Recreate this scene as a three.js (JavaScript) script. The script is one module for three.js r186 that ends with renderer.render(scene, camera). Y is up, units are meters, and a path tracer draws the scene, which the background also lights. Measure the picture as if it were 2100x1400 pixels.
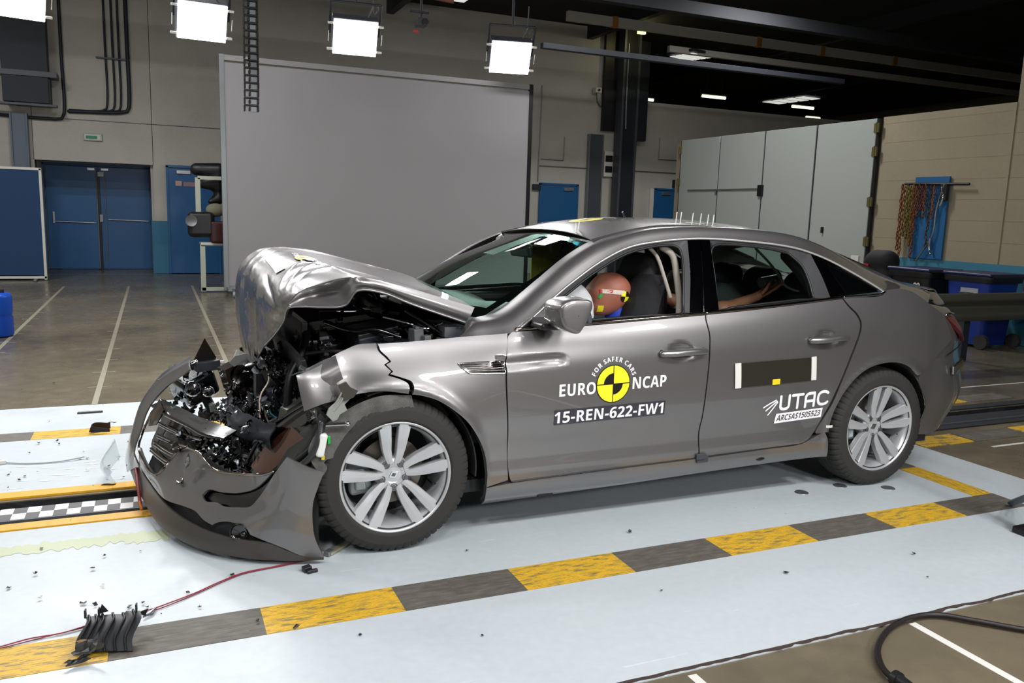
import * as THREE from 'three';
import { RoundedBoxGeometry } from 'three/addons/geometries/RoundedBoxGeometry.js';
import { RectAreaLightUniformsLib } from 'three/addons/lights/RectAreaLightUniformsLib.js';
import { MarchingCubes } from 'three/addons/objects/MarchingCubes.js';
import { mergeGeometries, mergeVertices } from 'three/addons/utils/BufferGeometryUtils.js';
import { ImprovedNoise } from 'three/addons/math/ImprovedNoise.js';
RectAreaLightUniformsLib.init();

// ------------------------------------------------------------------ camera, light, exposure
const scene = new THREE.Scene();
scene.background = new THREE.Color(0x000000);
const camera = new THREE.PerspectiveCamera(2 * Math.atan(700 / 1679.3) * 180 / Math.PI, 1.5, 0.05, 120);
{ // a hand-held view: turned to the right, tipped down 9 degrees, rolled a little
  const yaw = 0.412303, pitch = 0.156517, roll = 0.031266;
  const f = new THREE.Vector3(Math.sin(yaw) * Math.cos(pitch), -Math.sin(pitch), -Math.cos(yaw) * Math.cos(pitch));
  const r = new THREE.Vector3(Math.cos(yaw), 0, Math.sin(yaw)), u = new THREE.Vector3().crossVectors(r, f);
  const r2 = r.clone().multiplyScalar(Math.cos(roll)).addScaledVector(u, Math.sin(roll));
  const u2 = u.clone().multiplyScalar(Math.cos(roll)).addScaledVector(r, -Math.sin(roll));
  camera.position.set(-0.9115, 1.4797, 4.1926);
  camera.setRotationFromMatrix(new THREE.Matrix4().makeBasis(r2, u2, f.clone().negate()));
}
const renderer = new THREE.WebGLRenderer({ antialias: true });
renderer.toneMapping = THREE.LinearToneMapping;
renderer.toneMappingExposure = 1.0;
renderer.shadowMap.enabled = true;
const FLOOD = 145, FLOOD_NEAR = 68, FLOOD_ADDED = 88, HALL_FILL = 148;   // radiance of the flood lamps (far row, near row), the added back pair and the added hall fill

// ------------------------------------------------------------------ helpers
const V = (x, y, z) => new THREE.Vector3(x, y, z);
const lerp = THREE.MathUtils.lerp, clamp = THREE.MathUtils.clamp, sstep = THREE.MathUtils.smoothstep;
let seed = 20151;
const rnd = () => { seed = (seed * 1664525 + 1013904223) >>> 0; return seed / 4294967296; };
const rr = (a, b) => a + (b - a) * rnd();
const PN = new ImprovedNoise();
const fbm = (x, y, z = 0, o = 4) => { let s = 0, a = .5, f = 1; for (let i = 0; i < o; i++) { s += a * PN.noise(x * f, y * f, z * f + i * 7.3); a *= .5; f *= 2.03; } return s; };
const interp = (x, X, Y) => { if (x <= X[0]) return Y[0]; for (let i = 1; i < X.length; i++) if (x <= X[i]) return Y[i - 1] + (Y[i] - Y[i - 1]) * (x - X[i - 1]) / (X[i] - X[i - 1]); return Y[Y.length - 1]; };
// smooth (monotone-free) cubic version of interp
const cinterp = (x, X, Y) => { const n = X.length; if (x <= X[0]) return Y[0]; if (x >= X[n - 1]) return Y[n - 1]; let i = 1; while (x > X[i]) i++; const m = (k) => k <= 0 ? (Y[1] - Y[0]) / (X[1] - X[0]) : k >= n - 1 ? (Y[n - 1] - Y[n - 2]) / (X[n - 1] - X[n - 2]) : (Y[k + 1] - Y[k - 1]) / (X[k + 1] - X[k - 1]); const h = X[i] - X[i - 1], t = (x - X[i - 1]) / h, t2 = t * t, t3 = t2 * t; return (2 * t3 - 3 * t2 + 1) * Y[i - 1] + (t3 - 2 * t2 + t) * h * m(i - 1) + (3 * t2 - 2 * t3) * Y[i] + (t3 - t2) * h * m(i); };
const taken = {};
const numbered = (n) => { const k = (taken[n] = (taken[n] ?? -1) + 1); return k ? `${n}_${String(k).padStart(3, '0')}` : n; };
function thing(name, label, category, [x, y, z] = [0, 0, 0], group) {
  const o = new THREE.Group(); o.name = numbered(name); o.position.set(x, y, z); o.userData = { label, category }; if (group) o.userData.group = group; scene.add(o); return o;
}
function mk(name, geo, mat, parent, label) {
  const m = new THREE.Mesh(geo, mat); m.name = parent === scene ? numbered(name) : name; m.castShadow = m.receiveShadow = true; if (label) m.userData.label = label; parent.add(m); return m;
}
const tag = (o, label, category, group) => { o.userData.label = label; o.userData.category = category; if (group) o.userData.group = group; return o; };
const struct = (name, geo, mat, label, parent = scene) => { const m = mk(name, geo, mat, parent); if (parent === scene) m.userData.kind = 'structure'; if (label) m.userData.label = label; return m; };
const clean = (g) => { const o = g.index ? g.toNonIndexed() : g; for (const k of Object.keys(o.attributes)) if (!['position', 'normal', 'uv'].includes(k)) o.deleteAttribute(k); if (!o.attributes.uv) o.setAttribute('uv', new THREE.BufferAttribute(new Float32Array(o.attributes.position.count * 2), 2)); if (!o.attributes.normal) o.computeVertexNormals(); return o; };
const merge = (l) => mergeGeometries(l.map(clean));
const at = (g, x, y, z, rx = 0, ry = 0, rz = 0) => { g.applyMatrix4(new THREE.Matrix4().compose(V(x, y, z), new THREE.Quaternion().setFromEuler(new THREE.Euler(rx, ry, rz)), V(1, 1, 1))); return g; };
const bx = (w, h, d, x = 0, y = 0, z = 0, r = .004) => at(new RoundedBoxGeometry(w, h, d, 2, Math.min(r, w / 2.1, h / 2.1, d / 2.1)), x, y, z);
const sharp = (w, h, d, x = 0, y = 0, z = 0) => at(new THREE.BoxGeometry(w, h, d), x, y, z);
const cyl = (r, h, x = 0, y = 0, z = 0, rx = 0, ry = 0, rz = 0, n = 20, r2 = r) => at(new THREE.CylinderGeometry(r2, r, h, n), x, y, z, rx, ry, rz);
const sph = (r, x = 0, y = 0, z = 0, sx = 1, sy = 1, sz = 1, n = 20) => { const g = new THREE.SphereGeometry(r, n, Math.ceil(n * .7)); g.scale(sx, sy, sz); g.translate(x, y, z); return g; };
const v3 = (l) => l.map((q) => V(...q));
const curve = (l, closed = false) => new THREE.CatmullRomCurve3(v3(l), closed, 'centripetal');
function tube(l, r, n = 24, k = 8, closed = false) {
  const c = curve(l, closed), g = new THREE.TubeGeometry(c, n, r, k, closed); if (closed) return g;
  const a = c.getPoint(0), b = c.getPoint(1);
  return merge([g, sph(r, a.x, a.y, a.z, 1, 1, 1, k), sph(r, b.x, b.y, b.z, 1, 1, 1, k)]);
}
const rod = (a, b, r, n = 12) => { const A = V(...a), Bq = V(...b), d = Bq.clone().sub(A), g = new THREE.CylinderGeometry(r, r, d.length(), n); g.applyQuaternion(new THREE.Quaternion().setFromUnitVectors(V(0, 1, 0), d.clone().normalize())); const m = A.add(Bq).multiplyScalar(.5); g.translate(m.x, m.y, m.z); return g; };
const bar = (a, b, w, h) => { const A = V(...a), Bq = V(...b), d = Bq.clone().sub(A), g = bx(w, d.length(), h); g.applyQuaternion(new THREE.Quaternion().setFromUnitVectors(V(0, 1, 0), d.clone().normalize())); const m = A.add(Bq).multiplyScalar(.5); g.translate(m.x, m.y, m.z); return g; };
// uv in metres from two world axes
const planeUV = (g, a, b, s = 1) => { const p = g.attributes.position, uv = new Float32Array(p.count * 2), get = { x: 'getX', y: 'getY', z: 'getZ' }; for (let i = 0; i < p.count; i++) { uv[2 * i] = p[get[a]](i) * s; uv[2 * i + 1] = p[get[b]](i) * s; } g.setAttribute('uv', new THREE.BufferAttribute(uv, 2)); return g; };
// flat plate of any outline, with thickness and a small chamfer; the outline is in x, y and the thickness goes along z
function plate(pts, t, bevel = .001) { const s = new THREE.Shape(pts.map(([a, b]) => new THREE.Vector2(a, b))); return new THREE.ExtrudeGeometry(s, { depth: t, bevelEnabled: bevel > 0, bevelThickness: bevel, bevelSize: bevel, bevelSegments: 1, curveSegments: 10 }); }
const lathe = (pts, n = 64) => new THREE.LatheGeometry(pts.map(([r, h]) => new THREE.Vector2(r, h)), n);
// sheet through a row of curves (arrays of points): nu along them, nv across; thick turns it into a shell
function sheet(rows, nu, nv, { thick = 0, arc = true, bend = null, flip = false } = {}) {
  const S = rows.map((r) => { const c = curve(r), o = []; for (let i = 0; i <= nu; i++) o.push(arc ? c.getPointAt(i / nu) : c.getPoint(i / nu)); return o; });
  const P = [];
  for (let i = 0; i <= nu; i++) { const col = S.map((s) => s[i]); if (col.length === 2) { for (let j = 0; j <= nv; j++) P.push(col[0].clone().lerp(col[1], j / nv)); } else { const c = new THREE.CatmullRomCurve3(col, false, 'catmullrom', .5); for (let j = 0; j <= nv; j++) P.push(c.getPoint(j / nv)); } }
  if (bend) for (let i = 0; i <= nu; i++) for (let j = 0; j <= nv; j++) bend(P[i * (nv + 1) + j], i / nu, j / nv);
  return shell(P, nu, nv, thick, flip);
}
function shell(P, nu, nv, thick, flip = false) {
  const id = (i, j) => i * (nv + 1) + j, N = P.map(() => V(0, 0, 0)), idx = [], a = V(0, 0, 0), b = V(0, 0, 0);
  for (let i = 0; i < nu; i++) for (let j = 0; j < nv; j++) { const q = [id(i, j), id(i + 1, j), id(i + 1, j + 1), id(i, j + 1)]; for (const t of [[q[0], q[1], q[2]], [q[0], q[2], q[3]]]) { idx.push(...t); a.subVectors(P[t[1]], P[t[0]]); b.subVectors(P[t[2]], P[t[0]]); const c = a.clone().cross(b); for (const k of t) N[k].add(c); } }
  N.forEach((n) => n.normalize().multiplyScalar(flip ? -1 : 1));
  const pos = [], nor = [], uv = [], out = [];
  P.forEach((p, k) => { pos.push(p.x, p.y, p.z); nor.push(N[k].x, N[k].y, N[k].z); uv.push(Math.floor(k / (nv + 1)) / nu, (k % (nv + 1)) / nv); });
  for (let t = 0; t < idx.length; t += 3) out.push(idx[t], idx[t + (flip ? 2 : 1)], idx[t + (flip ? 1 : 2)]);
  if (thick) {
    const n0 = P.length; P.forEach((p, k) => { const q = p.clone().addScaledVector(N[k], -thick); pos.push(q.x, q.y, q.z); nor.push(-N[k].x, -N[k].y, -N[k].z); uv.push(uv[2 * k], uv[2 * k + 1]); });
    for (let t = 0; t < idx.length; t += 3) out.push(n0 + idx[t], n0 + idx[t + (flip ? 1 : 2)], n0 + idx[t + (flip ? 2 : 1)]);
    const ring = []; for (let i = 0; i < nu; i++) ring.push(id(i, 0)); for (let j = 0; j < nv; j++) ring.push(id(nu, j)); for (let i = nu; i > 0; i--) ring.push(id(i, nv)); for (let j = nv; j > 0; j--) ring.push(id(0, j));
    ring.forEach((k, m) => { const l = ring[(m + 1) % ring.length], c = [P[k], P[l], P[l].clone().addScaledVector(N[l], -thick), P[k].clone().addScaledVector(N[k], -thick)], n = c[1].clone().sub(c[0]).cross(c[3].clone().sub(c[0])).normalize(), s = pos.length / 3; for (const q of c) { pos.push(q.x, q.y, q.z); nor.push(n.x, n.y, n.z); uv.push(0, 0); } out.push(s, s + 1, s + 2, s, s + 2, s + 3); });
  }
  const g = new THREE.BufferGeometry(); g.setAttribute('position', new THREE.Float32BufferAttribute(pos, 3)); g.setAttribute('normal', new THREE.Float32BufferAttribute(nor, 3)); g.setAttribute('uv', new THREE.Float32BufferAttribute(uv, 2)); g.setIndex(out); return g;
}
// outline in two parameters from smooth segments that meet in corners
function outline(segs) {
  const o = [];
  for (const s of segs) { if (s.length === 2) { o.push(s[0], s[1]); continue; } const c = new THREE.CatmullRomCurve3(s.map(([a, b]) => V(a, b, 0)), false, 'centripetal'), n = s.length * 6; for (let i = 0; i <= n; i++) { const q = c.getPoint(i / n); o.push([q.x, q.y]); } }
  return o.filter((q, i) => { const r = o[(i + 1) % o.length]; return Math.hypot(q[0] - r[0], q[1] - r[1]) > 1e-4; });
}
const area2 = (p) => p.reduce((s, a, i) => { const b = p[(i + 1) % p.length]; return s + a[0] * b[1] - b[0] * a[1]; }, 0) / 2;
function inset(p, d) { const s = area2(p) > 0 ? 1 : -1, n = p.length; return p.map((q, i) => { const a = p[(i + n - 1) % n], b = p[(i + 1) % n], e1 = [q[0] - a[0], q[1] - a[1]], e2 = [b[0] - q[0], b[1] - q[1]], l1 = Math.hypot(...e1) || 1, l2 = Math.hypot(...e2) || 1, nx = -(e1[1] / l1 + e2[1] / l2), ny = e1[0] / l1 + e2[0] / l2, L = Math.hypot(nx, ny) || 1; return [q[0] + s * d * nx / L, q[1] + s * d * ny / L]; }); }
function clipRect(p, x0, y0, x1, y1) {
  const cut = (l, ins, inter) => { const o = []; for (let i = 0; i < l.length; i++) { const a = l[i], b = l[(i + 1) % l.length], A = ins(a), Bn = ins(b); if (A) o.push(a); if (A !== Bn) o.push(inter(a, b)); } return o; };
  const ix = (x) => (a, b) => [x, a[1] + (b[1] - a[1]) * (x - a[0]) / (b[0] - a[0])], iy = (y) => (a, b) => [a[0] + (b[0] - a[0]) * (y - a[1]) / (b[1] - a[1]), y];
  p = cut(p, (q) => q[0] >= x0, ix(x0)); if (p.length) p = cut(p, (q) => q[0] <= x1, ix(x1)); if (p.length) p = cut(p, (q) => q[1] >= y0, iy(y0)); if (p.length) p = cut(p, (q) => q[1] <= y1, iy(y1)); return p;
}
// panel cut from a surface surf(a, b): outline poly, rim turned in by depth
function panel(poly, surf, { cell = .035, cellB = cell, depth = .014, flip = false, off = 0 } = {}) {
  const dense = []; poly.forEach((a, i) => { const b = poly[(i + 1) % poly.length], n = Math.max(1, Math.ceil(Math.max(Math.abs(a[0] - b[0]) / cell, Math.abs(a[1] - b[1]) / cellB))); for (let k = 0; k < n; k++) dense.push([lerp(a[0], b[0], k / n), lerp(a[1], b[1], k / n)]); });
  const h = 1e-3, sg = flip ? -1 : 1, nrm = (a, b) => surf(a + h, b).sub(surf(a - h, b)).cross(surf(a, b + h).sub(surf(a, b - h))).normalize().multiplyScalar(sg);
  const pos = [], nor = [], uv = [], idx = [], key = new Map();
  const vert = (a, b) => { const k = Math.round(a * 2e4) + '_' + Math.round(b * 2e4); if (key.has(k)) return key.get(k); const n = nrm(a, b), q = surf(a, b).addScaledVector(n, off), i = pos.length / 3; pos.push(q.x, q.y, q.z); nor.push(n.x, n.y, n.z); uv.push(a, b); key.set(k, i); return i; };
  let x0 = 1e9, x1 = -1e9, y0 = 1e9, y1 = -1e9; for (const [a, b] of dense) { x0 = Math.min(x0, a); x1 = Math.max(x1, a); y0 = Math.min(y0, b); y1 = Math.max(y1, b); }
  for (let i = Math.floor(x0 / cell); i * cell < x1; i++) for (let j = Math.floor(y0 / cellB); j * cellB < y1; j++) {
    let c = clipRect(dense, i * cell, j * cellB, (i + 1) * cell, (j + 1) * cellB); c = c.filter((q, k) => { const r = c[(k + 1) % c.length]; return Math.hypot(q[0] - r[0], q[1] - r[1]) > 2e-5; });
    if (c.length < 3 || Math.abs(area2(c)) < 1e-9) continue;
    for (const t of THREE.ShapeUtils.triangulateShape(c.map(([a, b]) => new THREE.Vector2(a, b)), [])) { const q = t.map((k) => c[k]), ar = area2(q); if (Math.abs(ar) < 1e-11) continue; const v = q.map(([a, b]) => vert(a, b)); if ((ar > 0) !== flip) idx.push(v[0], v[1], v[2]); else idx.push(v[0], v[2], v[1]); }
  }
  if (depth) { const s = area2(dense) > 0 ? 1 : -1; dense.forEach((a, i) => { const b = dense[(i + 1) % dense.length], na = nrm(...a), nb = nrm(...b), A = surf(...a).addScaledVector(na, off), Bq = surf(...b).addScaledVector(nb, off), C = Bq.clone().addScaledVector(nb, -depth), D = A.clone().addScaledVector(na, -depth), n = Bq.clone().sub(A).cross(na).normalize().multiplyScalar(s * sg), k = pos.length / 3; for (const q of [A, Bq, C, D]) { pos.push(q.x, q.y, q.z); nor.push(n.x, n.y, n.z); uv.push(a[0], a[1]); } if ((s > 0) !== flip) idx.push(k, k + 2, k + 1, k, k + 3, k + 2); else idx.push(k, k + 1, k + 2, k, k + 2, k + 3); }); }
  const g = new THREE.BufferGeometry(); g.setAttribute('position', new THREE.Float32BufferAttribute(pos, 3)); g.setAttribute('normal', new THREE.Float32BufferAttribute(nor, 3)); g.setAttribute('uv', new THREE.Float32BufferAttribute(uv, 2)); g.setIndex(idx); return g;
}
// four-cornered patch lying on a surface, uv 0..1 (for prints stuck on it)
function patch(c, surf, off = .0015, n = 16, m = 8) {
  const P = [], h = 1e-3; for (let i = 0; i <= n; i++) for (let j = 0; j <= m; j++) { const u = i / n, v = j / m, a = lerp(lerp(c[0][0], c[1][0], u), lerp(c[3][0], c[2][0], u), v), b = lerp(lerp(c[0][1], c[1][1], u), lerp(c[3][1], c[2][1], u), v), k = surf(a + h, b).sub(surf(a - h, b)).cross(surf(a, b + h).sub(surf(a, b - h))).normalize(); P.push(surf(a, b).addScaledVector(k, off)); }
  return shell(P, n, m, 0);
}
const mirrorZ = (g) => { const o = g.clone(), p = o.attributes.position, n = o.attributes.normal; for (let i = 0; i < p.count; i++) { p.setZ(i, -p.getZ(i)); n.setZ(i, -n.getZ(i)); } if (o.index) { const d = o.index.array; for (let i = 0; i < d.length; i += 3) { const t = d[i]; d[i] = d[i + 1]; d[i + 1] = t; } } else { for (const k of Object.keys(o.attributes)) { const a = o.attributes[k], s = a.itemSize, d = a.array; for (let i = 0; i < a.count; i += 3) for (let c = 0; c < s; c++) { const t = d[i * s + c]; d[i * s + c] = d[(i + 1) * s + c]; d[(i + 1) * s + c] = t; } } } return o; };
// torn or bent scrap of sheet: a folded little shell
function scrap(w, h, fold, t = .002, n = 4) { const P = [], k1 = rr(-1, 1), k2 = rr(-1, 1), k3 = rr(.3, .7), e = [0, 1, 2, 3, 4].map(() => rr(.45, 1)); for (let i = 0; i <= n; i++) for (let j = 0; j <= n; j++) { const u = i / n - .5, v = j / n - .5, ww = interp(j / n, [0, .25, .5, .75, 1], e); P.push(V(u * w * ww, v * h * interp(i / n, [0, .25, .5, .75, 1], [e[2], e[4], e[0], e[3], e[1]]), fold * (Math.abs(u + k1 * .25) * (1 + k2) + Math.abs(v - k2 * .2) * k3 + .25 * Math.sin(7 * u + 9 * v * k1)))); } const g = shell(P, n, n, t).toNonIndexed(); g.computeVertexNormals(); return g; }
const boneField = (bones, k) => (q) => { let d = 9; for (const b of bones) { const ax = q.x - b[0], ay = q.y - b[1], az = q.z - b[2], dx = b[4] - b[0], dy = b[5] - b[1], dz = b[6] - b[2], L = dx * dx + dy * dy + dz * dz, t = L ? clamp((ax * dx + ay * dy + az * dz) / L, 0, 1) : 0, e = Math.hypot(ax - dx * t, ay - dy * t, az - dz * t) - lerp(b[3], b[7], t), kk = b[8] ?? k, hh = Math.max(kk - Math.abs(d - e), 0) / kk; d = Math.min(d, e) - hh * hh * kk * .25; } return d; };
// one smooth body from tapered bones: [x,y,z,r, x,y,z,r]
function blob(bones, res, k = .04, extra = null) {
  let lo = V(1e9, 1e9, 1e9), hi = V(-1e9, -1e9, -1e9); for (const b of bones) for (const o of [0, 4]) { const q = V(b[o], b[o + 1], b[o + 2]), r = b[o + 3] + .03; lo.min(q.clone().subScalar(r)); hi.max(q.clone().addScalar(r)); }
  const c = lo.clone().add(hi).multiplyScalar(.5), half = Math.max(hi.x - lo.x, hi.y - lo.y, hi.z - lo.z) / 2 * 1.06;
  const mc = new MarchingCubes(res, new THREE.MeshStandardMaterial(), false, false, 120000); mc.isolation = 0; const q = V(0, 0, 0), fieldAt = boneField(bones, k);
  for (let z = 0; z < res; z++) for (let y = 0; y < res; y++) for (let x = 0; x < res; x++) {
    q.set((x - res / 2) / (res / 2) * half + c.x, (y - res / 2) / (res / 2) * half + c.y, (z - res / 2) / (res / 2) * half + c.z); let d = fieldAt(q);
    if (extra) d = extra(q, d); mc.field[x + y * res + z * res * res] = -d;
  }
  mc.update(); const g = new THREE.BufferGeometry(), n = mc.count; g.setAttribute('position', new THREE.BufferAttribute(mc.positionArray.slice(0, n * 3), 3)); g.scale(half, half, half); g.translate(c.x, c.y, c.z); const m = mergeVertices(g, 1e-4); m.computeVertexNormals(); return clean(m);
}

// ------------------------------------------------------------------ materials
const lin = (r, g, b) => new THREE.Color().setRGB(r, g, b);
const std = (c, roughness = .6, metalness = 0, o = {}) => new THREE.MeshStandardMaterial({ color: c, roughness, metalness, ...o });
const phys = (c, o) => new THREE.MeshPhysicalMaterial({ color: c, ...o });
function dataTex(w, h, fn, srgb = true, rep = 1) { const d = new Uint8Array(w * h * 4); for (let y = 0; y < h; y++) for (let x = 0; x < w; x++) { const c = fn(x / w, y / h, x, y), k = (y * w + x) * 4; for (let i = 0; i < 3; i++) d[k + i] = clamp(Math.round(c[i]), 0, 255); d[k + 3] = c[3] ?? 255; } const t = new THREE.DataTexture(d, w, h); t.magFilter = THREE.LinearFilter; t.minFilter = THREE.LinearMipmapLinearFilter; t.wrapS = t.wrapT = THREE.RepeatWrapping; t.repeat.set(rep, rep); if (srgb) t.colorSpace = THREE.SRGBColorSpace; t.needsUpdate = true; return t; }
function canvasTex(w, h, draw) { const c = document.createElement('canvas'); c.width = w; c.height = h; draw(c.getContext('2d'), w, h); const t = new THREE.CanvasTexture(c); t.colorSpace = THREE.SRGBColorSpace; return t; }
// tiling noise: blend of shifted copies so that the seams vanish
const tn = (u, v, s, z, o) => { const f = (a, b) => fbm(a * s, b * s, z, o), wu = u, wv = v; return f(u, v) * (1 - wu) * (1 - wv) + f(u - 1, v) * wu * (1 - wv) + f(u, v - 1) * (1 - wu) * wv + f(u - 1, v - 1) * wu * wv; };
const texConcrete = dataTex(1024, 1024, (u, v) => { const a = tn(u, v, 5, 1, 4), b = tn(u, v, 40, 2, 3), c = tn(u, v, 14, 5, 3), k = 101 + 46 * a + 26 * b + (c > .22 ? 22 * (c - .22) * 4 : 0); return [k * 1.05, k * .97, k * .80]; }, true, 1 / 5);
const texConcreteR = dataTex(512, 512, (u, v) => { const k = 66 + 80 * tn(u, v, 6, 9, 4) + 60 * tn(u, v, 30, 11, 2); return [k, k, k]; }, false, 1 / 5);
const texPlate = dataTex(1024, 1024, (u, v) => { const a = tn(u, v, 4, 3, 3), b = tn(u, v, 60, 4, 2), s = fbm(u * 3, v * 160, 6, 2), t = tn(u, v, 18, 8, 3); let k = 1 + .05 * a + .05 * b; if (s > .32 && t > .08) k += .07; if (t > .34) k -= .10; return [189 * k, 198 * k, 202 * k]; }, true, 1 / 2.4);
const texPlateR = dataTex(512, 512, (u, v) => { const k = 118 + 80 * tn(u, v, 7, 21, 4); return [k, k, k]; }, false, 1 / 2.4);
const texWall = dataTex(512, 512, (u, v) => { const k = 1 + .07 * tn(u, v, 5, 31, 4) + .05 * tn(u, v, 60, 33, 2); return [190 * k, 187 * k, 178 * k]; }, true, 1 / 3);
const texYellow = dataTex(512, 256, (u, v) => { const s = fbm(u * 4, v * 60, 41, 3), a = fbm(u * 9, v * 9, 43, 4), w = s + .7 * a; const g = 1 + .2 * fbm(u * 40, v * 40, 47, 2); return w > .2 ? [122 * g, 108 * g, 72 * g] : w > .1 ? [176 * g, 148 * g, 52 * g] : [214 * g, 168 * g, 34 * g]; });
const texDark = dataTex(512, 256, (u, v) => { const s = fbm(u * 3, v * 70, 51, 3), a = fbm(u * 8, v * 8, 53, 4), g = 1 + .5 * s + .35 * a; return [92 * g, 88 * g, 80 * g]; });
const texYellow2 = dataTex(512, 64, (u, v) => { const a = fbm(u * 30, v * 5, 57, 4), g = 1 + .12 * a; return a > .34 ? [150, 128, 80] : [222 * g, 166 * g, 26 * g]; });
const texFelt = dataTex(256, 256, (u, v) => { const k = 86 + 34 * tn(u, v, 6, 61, 3) + 40 * (tn(u, v, 90, 63, 2)); return [k, k * .99, k * .95]; }, true, 3);
const M = {
  concrete: std(0xffffff, 1, 0, { map: texConcrete, roughnessMap: texConcreteR }),
  plate: std(0xffffff, 1, 0, { map: texPlate, roughnessMap: texPlateR }),
  wall: std(0xffffff, .75, 0, { map: texWall }), wallDim: std(0xcfc6b0, .8, 0, { map: texWall }),
  dado: std(0x2f6f9c, .45), dadoDark: std(0x3d7f97, .5),
  ceiling: std(0x15161a, .9), beam: std(0x9b998f, .7, .1), steelDark: std(0x2c2f36, .55, .4), steelGrey: std(0x55585f, .5, .4),
  doorBlue: std(0x215d92, .38), panelBlue: std(0x1e3f66, .8), white: std(0xd8d8d0, .55), alu: std(0xb9bcc0, .35, .9), galv: std(0x8e9294, .45, .8), chrome: std(0xd4d6da, .07, 1), darkChrome: std(0x8a8078, .1, 1),
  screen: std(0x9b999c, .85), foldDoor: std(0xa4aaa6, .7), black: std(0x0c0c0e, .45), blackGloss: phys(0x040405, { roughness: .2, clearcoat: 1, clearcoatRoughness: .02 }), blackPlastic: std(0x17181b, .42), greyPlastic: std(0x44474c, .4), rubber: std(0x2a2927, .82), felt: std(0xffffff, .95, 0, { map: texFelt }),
  yellowTape: std(0xffffff, .6, 0, { map: texYellow }), darkTape: std(0xffffff, .65, 0, { map: texDark }), yellowRail: std(0xffffff, .45, 0, { map: texYellow2 }), line: std(0x8e8a78, .6), lineWhite: std(0xd9d9d2, .6), slot: std(0x241c18, .6), checkW: std(0xe2e2de, .5), checkK: std(0x4a4a4c, .5),
  green: std(0x2f8f63, .5), red: std(0xa01520, .4), glow: new THREE.MeshStandardMaterial({ color: 0xffffff, emissive: 0xffffff, emissiveIntensity: 9 }), tubeGlow: new THREE.MeshStandardMaterial({ color: 0xffffff, emissive: lin(.95, 1, .55), emissiveIntensity: 2.2 }), louvre: new THREE.MeshStandardMaterial({ color: 0xffffff, emissive: lin(1, 1, .95), emissiveIntensity: .6 }),
};

// ---------------- floor: concrete either side of the pulling track, painted plates, striped tape
const floor = new THREE.Group(); floor.name = 'floor'; floor.userData = { kind: 'structure', label: 'brown concrete hall floor with painted test lane and sunken track' }; scene.add(floor);
const F = (name, x0, x1, z0, z1, y, t, mat, label, parent = floor) => mk(name, planeUV(sharp(x1 - x0, t, z1 - z0, (x0 + x1) / 2, y - t / 2, (z0 + z1) / 2), 'x', 'z'), mat, parent, label);
F('concrete_slab', -9, 26, -26, -.315, -.004, .3, M.concrete); F('concrete_slab', -9, 26, .035, 9, -.004, .3, M.concrete);
F('track_bottom', -9, 26, -.315, .035, -.07, .2, M.slot, 'dark bottom of the sunken track');
const xe = 3.80; // rear end of the painted lane
F('painted_plate', -9, 3.22, -1.46, -.43, 0, .02, M.plate); F('painted_plate', -9, 3.22, .12, 1.22, 0, .02, M.plate);
F('painted_plate', -9, xe, 1.43, 2.14, 0, .02, M.plate, 'light blue grey painted strip nearest the viewer'); F('painted_plate', -9, xe, -2.36, -1.66, 0, .02, M.plate, 'light blue grey painted strip behind the car');
F('painted_plate', 3.37, xe, -1.66, -.43, 0, .02, M.plate); F('painted_plate', 3.37, xe, .12, 1.43, 0, .02, M.plate);
for (const [z0, z1, ph] of [[1.222, 1.428, .12], [-1.658, -1.462, .66]]) for (let i = -6; i < 4; i++) for (const [mat, k, nm] of [[M.darkTape, 0, 'dark_stripe'], [M.yellowTape, .5, 'yellow_stripe']]) { const a = -.1 - ph * 0 + i + k + (z0 > 0 ? 0.0 : -.06), b = Math.min(a + .5, 3.37); if (a > 3.3) continue; const g = sharp(b - a, .008, z1 - z0, (a + b) / 2, -.003, (z0 + z1) / 2); const uvs = g.attributes.uv, o = (i * 7 + (z0 > 0 ? 3 : 0)) % 5 / 5; for (let q = 0; q < uvs.count; q++) uvs.setXY(q, uvs.getX(q) * .9 + o, uvs.getY(q) + o); mk(nm, g, mat, floor); }
for (const [z0, z1, mat] of [[.72, 1.215, M.yellowTape], [.12, .70, M.darkTape], [-.95, -.43, M.darkTape], [-1.455, -.96, M.yellowTape]]) mk('end_stripe', at(sharp(z1 - z0, .008, .145), 3.296, -.003, (z0 + z1) / 2, 0, Math.PI / 2), mat, floor);
for (const [x0, x1, mat] of [[3.82, 4.3, M.yellowTape], [4.32, 4.9, M.darkTape], [4.92, 5.42, M.yellowTape], [5.45, 6, M.darkTape]]) for (const z of [.30, -.62]) F('end_stripe', x0, x1, z - .1, z + .1, 0, .006, mat);
// rails of the track
F('yellow_rail', -9, -.55, -.435, -.345, .006, .03, M.yellowRail, 'scuffed yellow edge of the track'); F('yellow_rail', -9, -.4, .036, .115, .006, .03, M.yellowRail, 'yellow painted edge of the track');
F('grey_rail', -.55, 3.3, -.435, -.345, .004, .03, M.darkTape); F('grey_rail', -.4, 3.3, .036, .115, .004, .03, M.darkTape); F('steel_rail', 3.3, 26, -.43, -.33, .004, .03, M.steelDark); F('steel_rail', 3.3, 26, .036, .1, .004, .03, M.steelDark); F('rail_flank', -9, 26, -.345, -.315, -.01, .06, M.galv);
F('centre_rail', -9, 26, -.225, -.055, -.012, .05, M.steelDark); F('rail_lip', -9, 26, -.05, -.036, -.006, .05, M.steelGrey);
for (let i = 0; i < 22; i++) for (let r = 0; r < 2; r++) mk('checker_square', sharp(.058, .003, .078, -.62 - i * .058, -.0105, -.18 + r * .08), (i + r) % 2 ? M.checkW : M.checkK, floor);
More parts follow.
